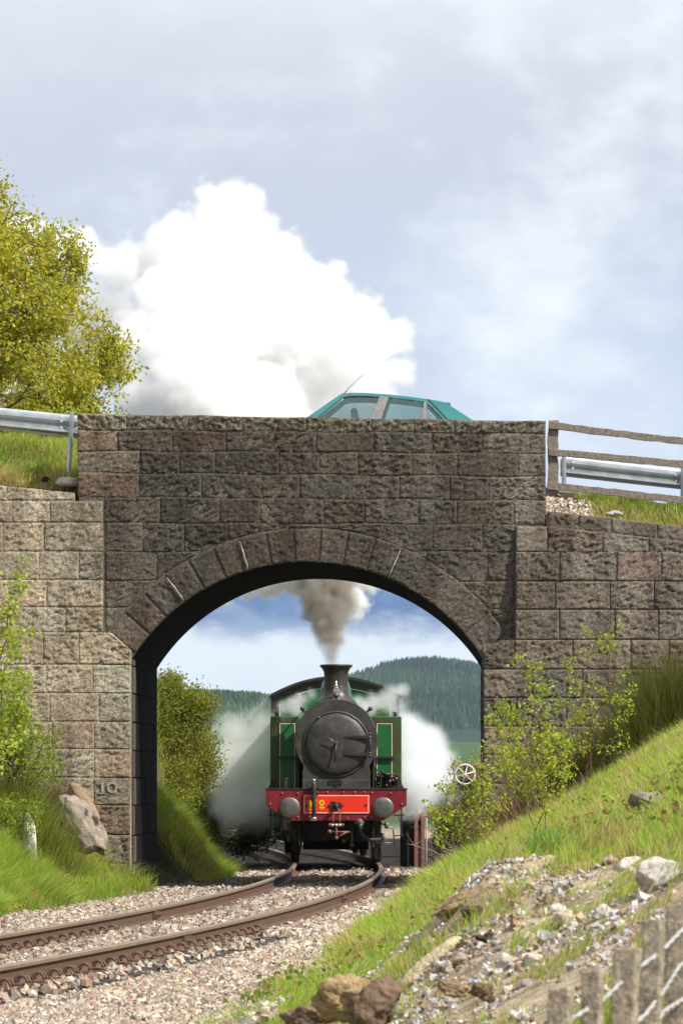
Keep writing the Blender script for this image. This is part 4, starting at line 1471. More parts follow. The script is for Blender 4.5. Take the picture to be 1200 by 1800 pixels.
def rough_bar(name, p0, p1, w, h, parent, n=16, seed=0):
    """a timber bar with uneven edges and a split or two"""
    p0, p1 = Vector(p0), Vector(p1)
    r = random.Random(seed)
    V, Fc = [], []
    d = (p1 - p0)
    for i in range(n + 1):
        c = p0 + d * i / n
        hh = h * (.92 + .16 * r.random()); ww = w
        o_ = (r.random() - .5) * h * .12
        if abs(d.z) > abs(d.x):
            V += [(c.x - hh / 2 + o_, c.y - ww / 2, c.z), (c.x + hh / 2 + o_, c.y - ww / 2, c.z), (c.x + hh / 2 + o_, c.y + ww / 2, c.z), (c.x - hh / 2 + o_, c.y + ww / 2, c.z)]
        else:
            V += [(c.x, c.y - ww / 2, c.z - hh / 2 + o_), (c.x, c.y + ww / 2, c.z - hh / 2 + o_), (c.x, c.y + ww / 2, c.z + hh / 2 + o_), (c.x, c.y - ww / 2, c.z + hh / 2 + o_)]
    for i in range(n):
        for k in range(4):
            Fc.append((4 * i + k, 4 * i + (k + 1) % 4, 4 * i + 4 + (k + 1) % 4, 4 * i + 4 + k))
    Fc += [(0, 1, 2, 3), (4 * n + 3, 4 * n + 2, 4 * n + 1, 4 * n)]
    V = [tuple(Vector(v) - parent.location) for v in V]
    return MB().add(V, Fc).build(name, M['wood'], parent, bevel=.006, seg=1)
rough_bar('post', P(971.5, 868, 76.1), P(971.5, 739, 76.1), .09, .155, wf, 8, 1)
rough_bar('post', P(1250, 900, 76.1), P(1250, 768, 76.1), .09, .155, wf, 8, 2)
for k, (a_, b_, c_) in enumerate([(747.5, 776, .105), (794.5, 816, .105), (853, 879, .11)]):
    rough_bar('rail', P(963.5 if k < 2 else 961, a_, 76.03), P(1290, a_ + (b_ - a_) * (324 / 234.), 76.03), .05, c_, wf, 22, 5 + k)
kb = empty('kerb_stone', P(1000, 870, 76.5), 'pale block of kerb lying behind the foot of the wooden fence', 'kerb')
MB().box(-.25, .30, 0, .2, -.10, .07).build('kerb_block', M['concrete'], kb, bevel=.02)

# ------------------------------------------------------------------ things standing in the yard behind the bridge
dock = empty('loading_stage', (-1.17, 97.5, -.2), 'low sooty timber loading stage right beside the locomotive', 'loading stage')
def dq(u, v, Y=97.5): return ((u - CU) * Y / F + 1.17, EYE + (CV - v) * Y / F + .2)
x0, z1 = dq(700, 1428); x1, _ = dq(744, 1428); _, zm = dq(700, 1452)
MB().box(x0, x1, 0, 2.2, zm + .1, z1).build('stage_top', M['concrete'], dock, bevel=.02)
MB().box(x0 + .03, x1 - .03, .08, 2.1, 0, zm + .098).build('stage_wall', M['blackmatt'], dock)
for (u_, dy) in ((731, -.1), (743, -.06)):
    xa, za = dq(u_, 1425)
    MB().box(xa - .035, xa + .035, dy, dy + .06, -.05, za).build('post', M['rustiron'], dock, bevel=.004)
xa, za = dq(748, 1432); MB().box(x0 + .2, xa + .25, -.035, -.001, za - .06, za).build('cross_bar', M['rustiron'], dock)
for (u_, vt, vb, r) in ((708.5, 1413, 1431, .02), (737.5, 1423, 1431, .02)):
    xa, za = dq(u_, vt); _, zb_ = dq(u_, vb + 1)
    MB().box(xa - r, xa + r, .5, .53, zb_, za).build('white_peg', M['white'], dock)
mk = empty('marker_post', P(749, 1430, 99), 'slim white pointed marker post beside the loading stage', 'post')
MB().lathe([(.012, -1.55), (.012, -.02), (.030, .12), (.036, .32), (.02, .34)], (0, 0, 0), 'z', 12).build('marker_shaft', M['white'], mk)
wg = empty('goods_wagon', (-1.0, 118, -.25), 'brown goods wagon with white brake wheels standing in the yard', 'wagon')
def gq(u, v, Y=118.): return ((u - CU) * Y / F + 1.0, EYE + (CV - v) * Y / F + .25)
x0, z1 = gq(762, 1343); x1, z0 = gq(930, 1372)
MB().box(x0, x1, 0, 2.4, z0, z1 - .06).build('wagon_body', M['wagonbrown'], wg, bevel=.02)
MB().box(x0 - .05, x1, -.05, 2.45, z1 - .06, z1).build('wagon_rim', M['rustiron'], wg, bevel=.01)
MB().box(x0 + .1, x1 - .1, .1, 2.3, .45, z0).build('wagon_frame', M['blackmatt'], wg)
for u_ in (790, 870):
    xa, _ = gq(u_, 1400)
    for yy in (.45, 1.95): MB().lathe([(.40, -.05), (.42, -.04), (.42, .05), (.36, .06), (.05, .02)], (xa, yy, .42), 'y', 24).build('wheel', M['black'], wg)
def handwheel(u, v, r):
    xa, za = gq(u, v)
    mb = MB()
    pts = [(xa + r * math.cos(t), -.22, za + r * math.sin(t)) for t in np.linspace(0, 2 * math.pi, 29)]
    mb.tube(pts, .020, 6, caps=False)
    for q in range(3):
        t = q * math.pi / 3 + .25
        mb.tube([(xa - r * math.cos(t), -.22, za - r * math.sin(t)), (xa + r * math.cos(t), -.22, za + r * math.sin(t))], .013, 5)
    mb.tube([(xa, -.24, za), (xa, .02, za)], .03, 8)
    mb.build('brake_wheel', M['white'], wg)
handwheel(778, 1362, .225); handwheel(817, 1361, .225)

# ------------------------------------------------------------------ paling fence close to the viewer
pf = empty('paling_fence', P(1100, 1850, 15), 'split chestnut paling fence with twisted wire in the near corner', 'fence')
def pale_(u, v, w, Y, lean, seed):
    r = random.Random(seed)
    t = P(u, v, Y); s_ = F / Y
    wd = w / s_
    V, Fc = [], []
    n = 9
    for i in range(n + 1):
        z = t.z - 1.05 * i / n
        x = t.x - lean * i / n * .1 + (r.random() - .5) * .006
        a_ = wd / 2 * (.95 + .1 * r.random())
        dpt = .030 + .006 * r.random()
        V += [(x - a_, t.y, z), (x + a_ * .55, t.y - .012, z + (.004 if i == 0 else 0)), (x + a_, t.y + .022, z), (x + a_ * .8, t.y + dpt, z), (x - a_ * .8, t.y + dpt, z)]
    for i in range(n):
        for k in range(5):
            Fc.append((5 * i + k, 5 * i + (k + 1) % 5, 5 * i + 5 + (k + 1) % 5, 5 * i + 5 + k))
    Fc += [(0, 1, 2, 3, 4), tuple(5 * n + k for k in (4, 3, 2, 1, 0))]
    V = [tuple(Vector(v) - pf.location) for v in V]
    return MB().add(V, Fc).build('pale', M['pale'], pf, bevel=.004, seg=1)
for k, (u, v, w, Y, ln_) in enumerate([(985, 1737, 46, 14.6, .2), (1043, 1707, 40, 14.75, .25), (1102, 1668, 50, 14.9, .35), (1149, 1617, 42, 15.05, .35), (1192, 1590, 44, 15.2, .2), (1238, 1560, 44, 15.4, .1), (930, 1812, 44, 14.5, .1)]):
    pale_(u, v, w, Y, ln_, k)
wires = [[(940, 1822), (1010, 1786), (1060, 1755), (1105, 1712), (1160, 1672), (1195, 1636), (1240, 1600)], [(1060, 1835), (1130, 1785), (1165, 1740), (1190, 1700), (1240, 1655)], [(1130, 1830), (1165, 1776), (1200, 1755), (1240, 1720)]]
for wl_ in wires:
    for tw in (0, math.pi):
        pts = []
        for i in range(len(wl_) - 1):
            for q in range(16):
                t = q / 16
                u = wl_[i][0] * (1 - t) + wl_[i + 1][0] * t; v = wl_[i][1] * (1 - t) + wl_[i + 1][1] * t
                p = P(u, v, 14.72 + (u - 1000) / 400.)
                a_ = (i * 16 + q) * .75 + tw
                p += Vector((0, math.cos(a_) * .0035 - .05, math.sin(a_) * .0035))
                pts.append(p - pf.location)
        MB().tube(pts, .0050, 6).build('wire', M['wire'], pf)
# ------------------------------------------------------------------ rocks, clods and timber lying about
import bmesh


def rock(name, loc, size, label, cat, col, seed, rot=(0, 0, 0), rough=.25, sub=4, group=None, flat=.0, spots=None):
    bm = bmesh.new()
    bmesh.ops.create_icosphere(bm, subdivisions=sub, radius=1)
    co = np.array([v.co[:] for v in bm.verts])
    F_ = [[v.index for v in f.verts] for f in bm.faces]
    bm.free()
    o = seed * 7.31
    # planar facets: clip against random planes
    r = np.random.default_rng(seed)
    for _ in range(9):
        nrm = r.normal(size=3); nrm /= np.linalg.norm(nrm)
        dd = r.uniform(.55, .9)
        k = co @ nrm - dd
        co = co - np.where(k > 0, k, 0)[:, None] * nrm * .92
    f = 1 + rough * (fbm(co[:, 0] * 2.2 + o, co[:, 1] * 2.2, co[:, 2] * 2.2 + o, 5, .55) - .5) * 2
    co = co * f[:, None] * np.array(size)
    nz = fbm(co[:, 0] * 9 + o, co[:, 1] * 9, co[:, 2] * 9, 4)[:, None]
    c = np.array(col) * (.65 + .7 * nz)
    if spots is not None:
        m = (fbm(co[:, 0] * 5 + o, co[:, 1] * 5 + 3, co[:, 2] * 5, 2) > .60)[:, None]
        c = np.where(m, np.array(spots), c)
    me = np_mesh(name, co, F_, M['boulder'], c, True)
    ob = link(name, me, None, loc)
    ob.rotation_euler = rot
    return tag(ob, label, cat, group)


def on_ground(u, v):
    """where the line of sight through a photo point meets the ground"""
    best = None
    for Y in np.arange(16, 120, .15):
        p = P(u, v, Y)
        if p.z <= float(ground_z(p.x, Y)):
            return p
    return P(u, v, 60)


rock('boulder', P(146, 1452, 70.9), (.27, .24, .60), 'big pale leaning boulder with dark lichen spots at the foot of the left abutment', 'boulder', (.29, .24, .20), 3, (0, math.radians(-24), .3), .20, 5, spots=(.06, .055, .035))
rock('boulder', P(150, 1418, 73.6), (.13, .13, .40), 'narrow orange-brown slab behind the big leaning boulder', 'boulder', (.30, .205, .14), 8, (0, math.radians(-32), .1), .15)
rock('stone_post', P(55, 1492, 68), (.105, .10, .46), 'slim pale lichened stone stump in the grass at the left edge', 'stone', (.44, .46, .33), 5, (0, math.radians(-7), 0), .18, 4, spots=(.16, .15, .10))
rock('boulder', P(100, 1545, 69.8), (.13, .2, .42), 'long buried brown slab sloping down into the grass before the abutment', 'boulder', (.30, .24, .15), 11, (.2, math.radians(-42), 0), .2)
rock('boulder', on_ground(1165, 1420) + Vector((0, 0, -.02)), (.30, .3, .12), 'low grey-brown rock half sunk in the upper right bank', 'boulder', (.24, .20, .15), 21, (0, .5, 0), .2)
rock('boulder', on_ground(1160, 1560) + Vector((0, 0, .05)), (.12, .12, .10), 'small pale split rock in the grass above the fence', 'boulder', (.46, .42, .36), 22, (0, .3, 0), .3)
rock('boulder', on_ground(1183, 1550) + Vector((0, 0, .02)), (.10, .1, .045), 'flat pale rock at the right edge beside the split rock', 'boulder', (.45, .42, .37), 24, (0, -.4, 0), .3)
rock('boulder', P(1108, 1628, 24.5), (.082, .10, .075), 'smooth near-white boulder just left of the tall fence pales', 'boulder', (.58, .55, .53), 31, (0, .4, .3), .12)
rock('boulder', P(1152, 1597, 26.5), (.05, .06, .055), 'small cream stone behind the tallest fence pale', 'boulder', (.58, .54, .42), 32, (0, .1, 0), .15)
rock('boulder', P(1052, 1632, 24.9), (.055, .08, .04), 'bluish grey stone beside the near-white boulder', 'boulder', (.40, .41, .42), 33, (0, .6, 0), .25)
rock('boulder', P(1000, 1627, 26.5), (.075, .08, .045), 'dark slate-grey stone on top of the rubble heap', 'boulder', (.15, .15, .15), 34, (0, -.3, 0), .25)
rock('boulder', P(1036, 1608, 25.9), (.09, .08, .03), 'brown earth-covered slab on the crest of the rubble heap', 'boulder', (.24, .16, .09), 35, (0, .15, 0), .35)
rock('boulder', P(948, 1690, 24.2), (.155, .10, .055), 'long tawny slab of sandstone in the middle of the rubble heap', 'boulder', (.50, .34, .17), 36, (.1, -.06, .1), .14, 5)
rock('boulder', P(756, 1695, 26.5), (.22, .10, .055), 'long cream slab slanting up to the right on the rubble heap', 'boulder', (.55, .44, .28), 37, (.1, -.66, .0), .16, 5)
rock('boulder', P(905, 1612, 27.5), (.07, .1, .012), 'thin dark plate sticking out of the crest of the rubble heap', 'boulder', (.05, .042, .035), 38, (.3, .2, 0), .15)
rock('earth_clod', P(842, 1610, 27.8), (.105, .10, .065), 'dark brown earth clod below the crest of the rubble heap', 'clod', (.075, .055, .038), 41, (0, .2, 0), .5, 5)
rock('earth_clod', P(812, 1583, 29.2), (.17, .15, .05), 'sandy brown earth clod on the left shoulder of the rubble heap', 'clod', (.27, .19, .11), 42, (0, -.45, 0), .45, 5)
rock('earth_clod', P(862, 1652, 25.8), (.075, .08, .035), 'small dark clod between the cream slab and the tawny slab', 'clod', (.09, .065, .045), 43, (0, .1, 0), .5, 5)
rock('earth_clod', P(660, 1762, 20.5), (.125, .08, .125), 'large dark brown blurred clod at the bottom of the picture', 'clod', (.15, .105, .07), 44, (0, .2, 0), .45, 5)
rock('earth_clod', P(606, 1762, 21.2), (.12, .08, .105), 'ochre-brown mossy clod against the large dark clod at the bottom', 'clod', (.32, .23, .12), 45, (0, -.4, 0), .45, 5)
rock('earth_clod', P(535, 1792, 21.6), (.10, .08, .055), 'low brown clod, leftmost along the bottom edge', 'clod', (.17, .12, .08), 46, (0, 0, 0), .45, 5)
rock('earth_clod', P(850, 1745, 22.6), (.06, .07, .045), 'brown clod with grass at the foot of the rubble heap', 'clod', (.12, .085, .05), 47, (0, .2, 0), .5, 5)
rock('earth_clod', P(795, 1738, 23.0), (.08, .07, .04), 'light brown clod just left of the grassy brown clod', 'clod', (.28, .20, .12), 48, (0, .2, 0), .5, 5)
rock('boulder', P(121, 848, 75.35), (.19, .2, .085), 'pale loose stone on the wing wall at the foot of the guard rail post', 'boulder', (.42, .37, .29), 51, (0, .1, 0), .2)
rock('earth_clod', P(80, 842, 75.5), (.06, .08, .05), 'black hollow clod in the grass above the left wing wall', 'clod', (.03, .025, .02), 52, (0, .1, 0), .4)
rock('boulder', P(1080, 903, 75.3), (.13, .12, .05), 'small flat stone lying on the right wing wall under the fence', 'boulder', (.36, .33, .27), 53, (0, .1, 0), .2)

# ------------------------------------------------------------------ gravel: thousands of broken stones, one mass
CUBE = np.array([(x, y, z) for x in (-1, 1) for y in (-1, 1) for z in (-1, 1)], float)
CT = np.array([(0, 1, 3), (0, 3, 2), (4, 6, 7), (4, 7, 5), (0, 4, 5), (0, 5, 1), (2, 3, 7), (2, 7, 6), (0, 2, 6), (0, 6, 4), (1, 5, 7), (1, 7, 3)])


def stones_mesh(name, C, size, col, aspect=.65):
    n = len(C)
    V = CUBE[None] * (.62 + .5 * rng.random((n, 8, 1))) + rng.normal(0, .22, (n, 8, 3))
    V = V * size[:, None, None] * np.array([1, 1, aspect])
    # random turn
    q = rng.normal(size=(n, 4)); q /= np.linalg.norm(q, axis=1)[:, None]
    w, x, y, z = q.T
    R = np.stack([1 - 2 * (y * y + z * z), 2 * (x * y - z * w), 2 * (x * z + y * w), 2 * (x * y + z * w), 1 - 2 * (x * x + z * z), 2 * (y * z - x * w), 2 * (x * z - y * w), 2 * (y * z + x * w), 1 - 2 * (x * x + y * y)], 1).reshape(n, 3, 3)
    V = np.einsum('nij,nkj->nki', R, V) + C[:, None, :]
    T = (CT[None] + (np.arange(n) * 8)[:, None, None]).reshape(-1, 3)
    cc = np.repeat(col, 8, 0)
    return np_mesh(name, V.reshape(-1, 3), T, M['gravel'], cc, False)


PAL = np.array([(.42, .34, .26), (.32, .25, .19), (.43, .37, .30), (.26, .22, .19), (.46, .41, .35), (.37, .24, .175), (.20, .165, .14), (.40, .31, .22), (.54, .49, .43)])


def palette(n, pal=PAL):
    c = pal[rng.integers(0, len(pal), n)]
    return c * rng.uniform(.78, 1.38, (n, 1))


def scatter_bed(n, y0, y1, smin, smax):
    Y = y0 + (y1 - y0) * rng.random(n)
    L = np.maximum(toe_l(Y) - .2, -(880) * Y / F)
    Rr = toe_r(Y) + .25 + .15 * rng.normal(size=n)
    X = L + (Rr - L) * rng.random(n)
    s = rng.uniform(smin, smax, n)
    xt = Xtrack(Y)
    dx = -2 * .00121 * (Y - 79)
    offp = (X - xt) / np.sqrt(1 + dx ** 2)
    keep = np.abs(np.abs(offp) - .7525) > .105
    # rows of sleepers stay half clear
    Ys = Y + (X - xt) * dx
    ph = ((Ys - 28.2 + .34) % .68) - .34
    onsl = (np.abs(ph) < .125) & (np.abs(offp) < 1.27)
    lift = np.where(onsl, .02, 0)
    Z_low = .028 * ss(.85, .98, offp) * (1 - ss(1.3, 1.55, offp)) * (Y < 52)
    bare = (np.abs(np.abs(offp) - .7525) < .27)
    keep &= ~(onsl & ((rng.random(n) < .35) | bare & (rng.random(n) < .8) | ((offp > .90) & (rng.random(n) < .86))))
    keep &= (X > -880 * Y / F) & (X < toe_r(Y) + .6)
    Z = ground_z(X, Y) + s * .25 + lift
    shoulder = ss(.95, 1.3, offp)
    Z = np.where(onsl, -.18 + s * .5, Z + (.035 - Z_low) * (1 - onsl))
    return X[keep], Y[keep], Z[keep], s[keep]


parts = [scatter_bed(52000, 28.5, 48, .018, .036), scatter_bed(38000, 48, 74, .022, .040), scatter_bed(16000, 74, 97, .026, .045)]
X, Y, Z, s = [np.concatenate(q) for q in zip(*parts)]
col = palette(len(X))
xt = Xtrack(Y)
near_rail = np.exp(-((np.abs(X - xt) - .75) / .22) ** 2)[:, None]
col = col * (1 - .45 * near_rail) + np.array([.16, .09, .06]) * .45 * near_rail
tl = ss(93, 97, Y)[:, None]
col = col * (1 - .75 * tl)  # ballast darkened to match, the engine's shade put into the stone colour
mound_ = (1 - ss(.3, 1.2, X - xt))[:, None] * .12
col = col * (1 - mound_)
tag(link('ballast', stones_mesh('ballast', np.stack([X, Y, Z], 1), s, col)), kind='stuff')

# individual broken rocks half buried in the heap, each told apart by tone, size and neighbour
protos = []
KINDS_ = [((.50, .46, .41), 'pale grey'), ((.40, .36, .31), 'mid grey'), ((.56, .50, .42), 'cream'), ((.33, .27, .21), 'dull brown'), ((.46, .37, .27), 'sandy')]
MARKS = [((868, 1566), 'the crest of the rubble heap'), ((756, 1695), 'the long cream slab'), ((948, 1690), 'the tawny sandstone slab'), ((842, 1610), 'the dark clod under the crest'),
         ((662, 1762), 'the large brown clod at the bottom'), ((985, 1737), 'the leftmost tall fence pale'), ((1108, 1628), 'the near-white boulder'), ((850, 1745), 'the grassy brown clod')]
for k in range(5):
    protos.append(rock('broken_rock', (0, 0, 0), (.035, .032, .024), 'x', 'rock', KINDS_[k][0], 70 + k, rough=.3, sub=3, group='broken rocks half buried in the rubble heap'))
used, kk, guard = set(), 0, 0
while kk < 36 and guard < 2000:
    guard += 1
    y = random.uniform(22.3, 30.5); x = random.gauss(.05, .55)
    if not (-1.15 < x < 1.1) or (x > .3 and y > 28): continue
    sc = random.uniform(.8, 2.3)
    z = float(ground_z(x, y)) + .008 * sc
    u, v = CU + F * x / y, CV - F * (z - EYE) / y
    if v > 1790 or u > 1150: continue
    (mu, mv), nm = min(MARKS, key=lambda m_: (m_[0][0] - u) ** 2 + (m_[0][1] - v) ** 2)
    if nm.startswith('the crest'): rel = 'just below' if abs(u - mu) < 40 else ('left below' if u < mu else 'right below')
    elif abs(u - mu) > abs(v - mv): rel = 'to the left of' if u < mu else 'to the right of'
    else: rel = 'below' if v > mv else 'above'
    size = 'small' if sc < 1.25 else 'middling' if sc < 1.8 else 'large'
    lab = size + ' ' + KINDS_[kk % 5][1] + ' angular rock ' + rel + ' ' + nm
    if lab in used: continue
    used.add(lab)
    q = protos[kk % 5]
    if kk >= 5:
        q = q.copy(); COL.objects.link(q)
    q['label'] = lab
    q.scale = (sc * random.uniform(.9, 1.2), sc, sc * random.uniform(.8, 1.05))
    q.location = (x, y, z)
    q.rotation_euler = (random.uniform(-.5, .5), random.uniform(-.5, .5), random.uniform(0, 6))
    kk += 1

# rubble gravel on the heap and yellow chips behind the parapet end
n = 46000
Y = 20.8 + 12.5 * rng.random(n) ** .85; X = -1.6 + 3.1 * rng.random(n)
w_ = np.exp(-((X - .05) / .80) ** 2) * ss(20.5, 24, Y) * (1 - ss(29.5, 32.0, Y + 6 * np.maximum(X - .05, 0)))
pn = fbm(X * 3, Y * 1.4, 3, 3)
keep = (rng.random(n) < w_ * 1.5 * ss(.38, .56, pn) + .12 * w_)
X, Y = X[keep], Y[keep]
s = rng.uniform(.004, .012, len(X)) * (1 + 1.6 * rng.random(len(X)) * (rng.random(len(X)) < .12))
RP = np.array([(.34, .25, .16), (.42, .32, .21), (.25, .17, .11), (.56, .53, .50), (.62, .58, .54), (.56, .53, .50), (.45, .40, .36), (.36, .33, .31), (.62, .58, .54), (.48, .38, .30), (.30, .24, .20), (.42, .44, .46), (.40, .26, .19)])
C = np.stack([X, Y, ground_z(X, Y) + s * .4], 1)
tag(link('rubble', stones_mesh('rubble', C, s, palette(len(X), RP) * .86)), kind='stuff')
n = 1500
X = 1.10 + .85 * rng.random(n) ** 1.5; Y = 75.25 + .9 * rng.random(n)
s = rng.uniform(.012, .032, n)
C = np.stack([X, Y, ground_z(X, Y) + s * .5], 1)
tag(link('gravel', stones_mesh('gravel', C, s, palette(n) * 1.1)), kind='stuff')

# ------------------------------------------------------------------ grass
GREEN = np.array([(.26, .42, .055), (.33, .50, .07), (.20, .34, .045), (.38, .52, .09), (.29, .39, .08)])
STRAW = np.array([(.52, .42, .22), (.42, .32, .16), (.32, .21, .10), (.56, .48, .28)])


def blades(X, Y, Z, h, w, lean, straw, curl=.5, face=None):
    n = len(X)
    a = rng.uniform(0, 2 * math.pi, n) if face is None else rng.normal(0, .7, n)
    sx, sy = np.cos(a) * w * .5, np.sin(a) * w * .5
    lx, ly = lean[0] + rng.normal(0, curl * .45, n), lean[1] + rng.normal(0, curl * .45, n)
    lx = lx * h; ly = ly * h
    up = h * (1 - .18 * np.clip(np.hypot(lx, ly) / h, 0, 2))
    b = np.stack([X, Y, Z], 1)
    side = np.stack([sx, sy, 0 * sx], 1)
    mid = b + np.stack([lx * .3, ly * .3, up * .62], 1)
    tip = b + np.stack([lx, ly, up], 1)
    V = np.stack([b - side, b + side, mid - side * .8, mid + side * .8, tip], 1)
    T = np.array([(0, 1, 3), (0, 3, 2), (2, 3, 4)])
    T = (T[None] + (np.arange(n) * 5)[:, None, None]).reshape(-1, 3)
    isst = rng.random(n) < straw
    c = np.where(isst[:, None], STRAW[rng.integers(0, len(STRAW), n)], GREEN[rng.integers(0, len(GREEN), n)]) * rng.uniform(.7, 1.25, (n, 1))
    cc = np.repeat(c, 5, 0)
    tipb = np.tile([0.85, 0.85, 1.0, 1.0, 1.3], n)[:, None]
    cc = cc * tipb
    return V.reshape(-1, 3), T, cc


def merge(lst):
    V, T, C, o = [], [], [], 0
    for v, t, c in lst:
        V.append(v); T.append(t + o); C.append(c); o += len(v)
    return np.concatenate(V), np.concatenate(T), np.concatenate(C)


def grass_patch(n, xf_, y0, y1, h0, h1, w, lean, strawf, densf, curl=.5, ypow=1.0):
    Y = y0 + (y1 - y0) * rng.random(n) ** ypow
    lo, hi = xf_(Y)
    X = lo + (hi - lo) * rng.random(n)
    cl = fbm(X * 2.6, Y * 1.6, 1.5, 3)
    k = rng.random(n) < densf(X, Y) * (.35 + 1.3 * ss(.35, .6, cl))
    X, Y, cl = X[k], Y[k], cl[k]
    h = (h0 + (h1 - h0) * rng.random(len(X))) * (.45 + 1.25 * ss(.3, .7, cl))
    st = strawf(X, Y)
    la = (fbm(X * 1.2, Y * .8, 22, 2) - .5) * 2.2
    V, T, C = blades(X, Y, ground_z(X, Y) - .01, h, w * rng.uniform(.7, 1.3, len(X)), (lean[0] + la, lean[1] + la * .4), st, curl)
    return V, T, C


def visx(Y): return -870 * Y / F, 400 * Y / F
heapw = lambda X, Y: np.exp(-((X - .05) / .85) ** 2) * ss(20.5, 23, Y) * (1 - ss(30.0, 32.5, Y + 6 * np.maximum(X - .05, 0)))
g = []
# right bank
def rx(Y): return toe_r(Y) + .05, 400 * Y / F
g.append(grass_patch(62000, rx, 24, 42, .05, .15, .0055, (-.1, -.1), lambda X, Y: .13 + .5 * ss(.5, .66, fbm(X * 1.6, Y, 6, 3)) * ss(-.3, .6, X), lambda X, Y: ss(0, .22, X - toe_r(Y)) * (1 - 1.0 * np.clip(heapw(X, Y) * 1.8, 0, .95))))
g.append(grass_patch(62000, rx, 42, 60, .07, .20, .008, (-.12, -.1), lambda X, Y: .10 + .55 * ss(.52, .66, fbm(X * 1.2, Y * .7, 6, 3)), lambda X, Y: ss(0, .3, X - toe_r(Y))))
g.append(grass_patch(56000, rx, 60, 74.7, .08, .22, .011, (-.15, -.1), lambda X, Y: .10 + .6 * ss(.50, .62, fbm(X * 1.2, Y * .7, 6, 3)) + .35 * ss(71, 74, Y), lambda X, Y: ss(0, .3, X - toe_r(Y))))
# grass among the rubble and at the bottom edge
g.append(grass_patch(80000, lambda Y: (-1.75 + 0 * Y, 1.1 + 0 * Y), 19, 33, .02, .09, .004, (0, 0), lambda X, Y: .45 + 0 * X, lambda X, Y: 1.0 * ss(.46, .60, fbm(X * 4, Y * 2, 12, 3)), .7))
g.append(grass_patch(5000, lambda Y: (-2.2 + 0 * Y, -.9 + 0 * Y), 29.0, 33.2, .02, .09, .005, (0, 0), lambda X, Y: .35 + 0 * X, lambda X, Y: .8 * ss(.45, .6, fbm(X * 3, Y * 2, 14, 3)), .6))
# stalks

def stalks(n, xf_, y0, y1, h0, h1):
    Y = y0 + (y1 - y0) * rng.random(n); lo, hi = xf_(Y); X = lo + (hi - lo) * rng.random(n)
    k = fbm(X * 1.8, Y * .9, 31, 3) > .50
    X, Y = X[k], Y[k]
    return blades(X, Y, ground_z(X, Y), rng.uniform(h0, h1, len(X)), rng.uniform(.004, .007, len(X)), (-.3, -.1), 1.0, .6)
g.append(stalks(3600, rx, 36, 74, .16, .42))
g.append(stalks(1800, lambda Y: (-880 * Y / F, toe_l(Y) - .1), 60, 74, .2, .5))
# left bank before the wing wall
def lx_(Y): return -880 * Y / F, toe_l(Y) + .12
g.append(grass_patch(70000, lx_, 57, 74.5, .10, .30, .011, (.25, -.25), lambda X, Y: .14 + .55 * ss(.55, .68, fbm(X * 1.3, Y, 16, 3)), lambda X, Y: ss(0, .25, toe_l(Y) + .12 - X)))
# left bank behind the bridge
g.append(grass_patch(34000, lambda Y: (-6.4 + 0 * Y, toe_l(Y) + .05), 81.5, 96, .10, .26, .012, (.35, -.2), lambda X, Y: .10 + .4 * ss(.55, .65, fbm(X * 1.3, Y, 36, 3)), lambda X, Y: ss(0, .3, toe_l(Y) + .05 - X)))
# verges above the wing walls
g.append(grass_patch(22000, lambda Y: (-7.6 + 0 * Y, -5.75 + 0 * Y), 75.22, 77.2, .08, .24, .010, (.05, -.1), lambda X, Y: .35 + .6 * (1 - ss(75.3, 76.1, Y)) , lambda X, Y: 1 + 0 * X, .6))
g.append(grass_patch(14000, lambda Y: (1.55 + 0 * Y, 3.6 + 0 * Y), 75.2, 76.9, .05, .15, .009, (0, 0), lambda X, Y: .90 - .75 * ss(75.5, 76.2, Y), lambda X, Y: ss(1.45, 1.9, X), .6))
# yard grass behind on the right
g.append(grass_patch(9000, lambda Y: (toe_r(Y) + .02, .6 + 0 * Y), 81, 100, .06, .2, .011, (0, 0), lambda X, Y: .25 + 0 * X, lambda X, Y: ss(0, .3, X - toe_r(Y))))
wp = []
for k in range(900):
    if k % 3:
        y = random.uniform(28, 73); x = random.uniform(float(toe_r(y)) + .15, 400 * y / F)
        if float(heapw(np.array(x), np.array(y))) > .5: continue
    else:
        y = random.uniform(59, 74); x = random.uniform(-880 * y / F, float(toe_l(y)))
    if float(fbm(np.array(x * 1.5), np.array(y * .8), 41, 3)) < .5: continue
    z = float(ground_z(x, y))
    for q in range(5): wp.append((x + random.gauss(0, .05), y + random.gauss(0, .08), z + random.uniform(.04, .17)))
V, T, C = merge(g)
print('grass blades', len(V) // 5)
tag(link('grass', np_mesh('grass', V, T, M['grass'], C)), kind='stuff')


# ------------------------------------------------------------------ bushes, broom, saplings, trees
def leaf_cloud(Pc, Dc, size, cols, n_per, spread, droop=.2):
    """leaves round twig points; Pc (m,3) points, spread in metres"""
    m = len(Pc)
    idx = np.repeat(np.arange(m), n_per)
    n = len(idx)
    c = Pc[idx] + rng.normal(0, 1, (n, 3)) * spread
    a = rng.normal(size=(n, 3)); a[:, 2] -= droop; a /= np.linalg.norm(a, axis=1)[:, None]
    b = rng.normal(size=(n, 3)); b -= (b * a).sum(1)[:, None] * a; b /= np.linalg.norm(b, axis=1)[:, None]
    s = size * rng.uniform(.6, 1.3, n)[:, None]
    nr = np.cross(a, b)
    V = np.stack([c, c + a * s * .5 + b * s * .30 + nr * s * .08, c + a * s, c + a * s * .5 - b * s * .30 + nr * s * .08], 1)
    T = np.array([(0, 1, 2), (0, 2, 3)])
    T = (T[None] + (np.arange(n) * 4)[:, None, None]).reshape(-1, 3)
    cols = np.array(cols)
    cc = cols[rng.integers(0, len(cols), n)] * rng.uniform(.75, 1.25, (n, 1))
    return V.reshape(-1, 3), T, np.repeat(cc, 4, 0)


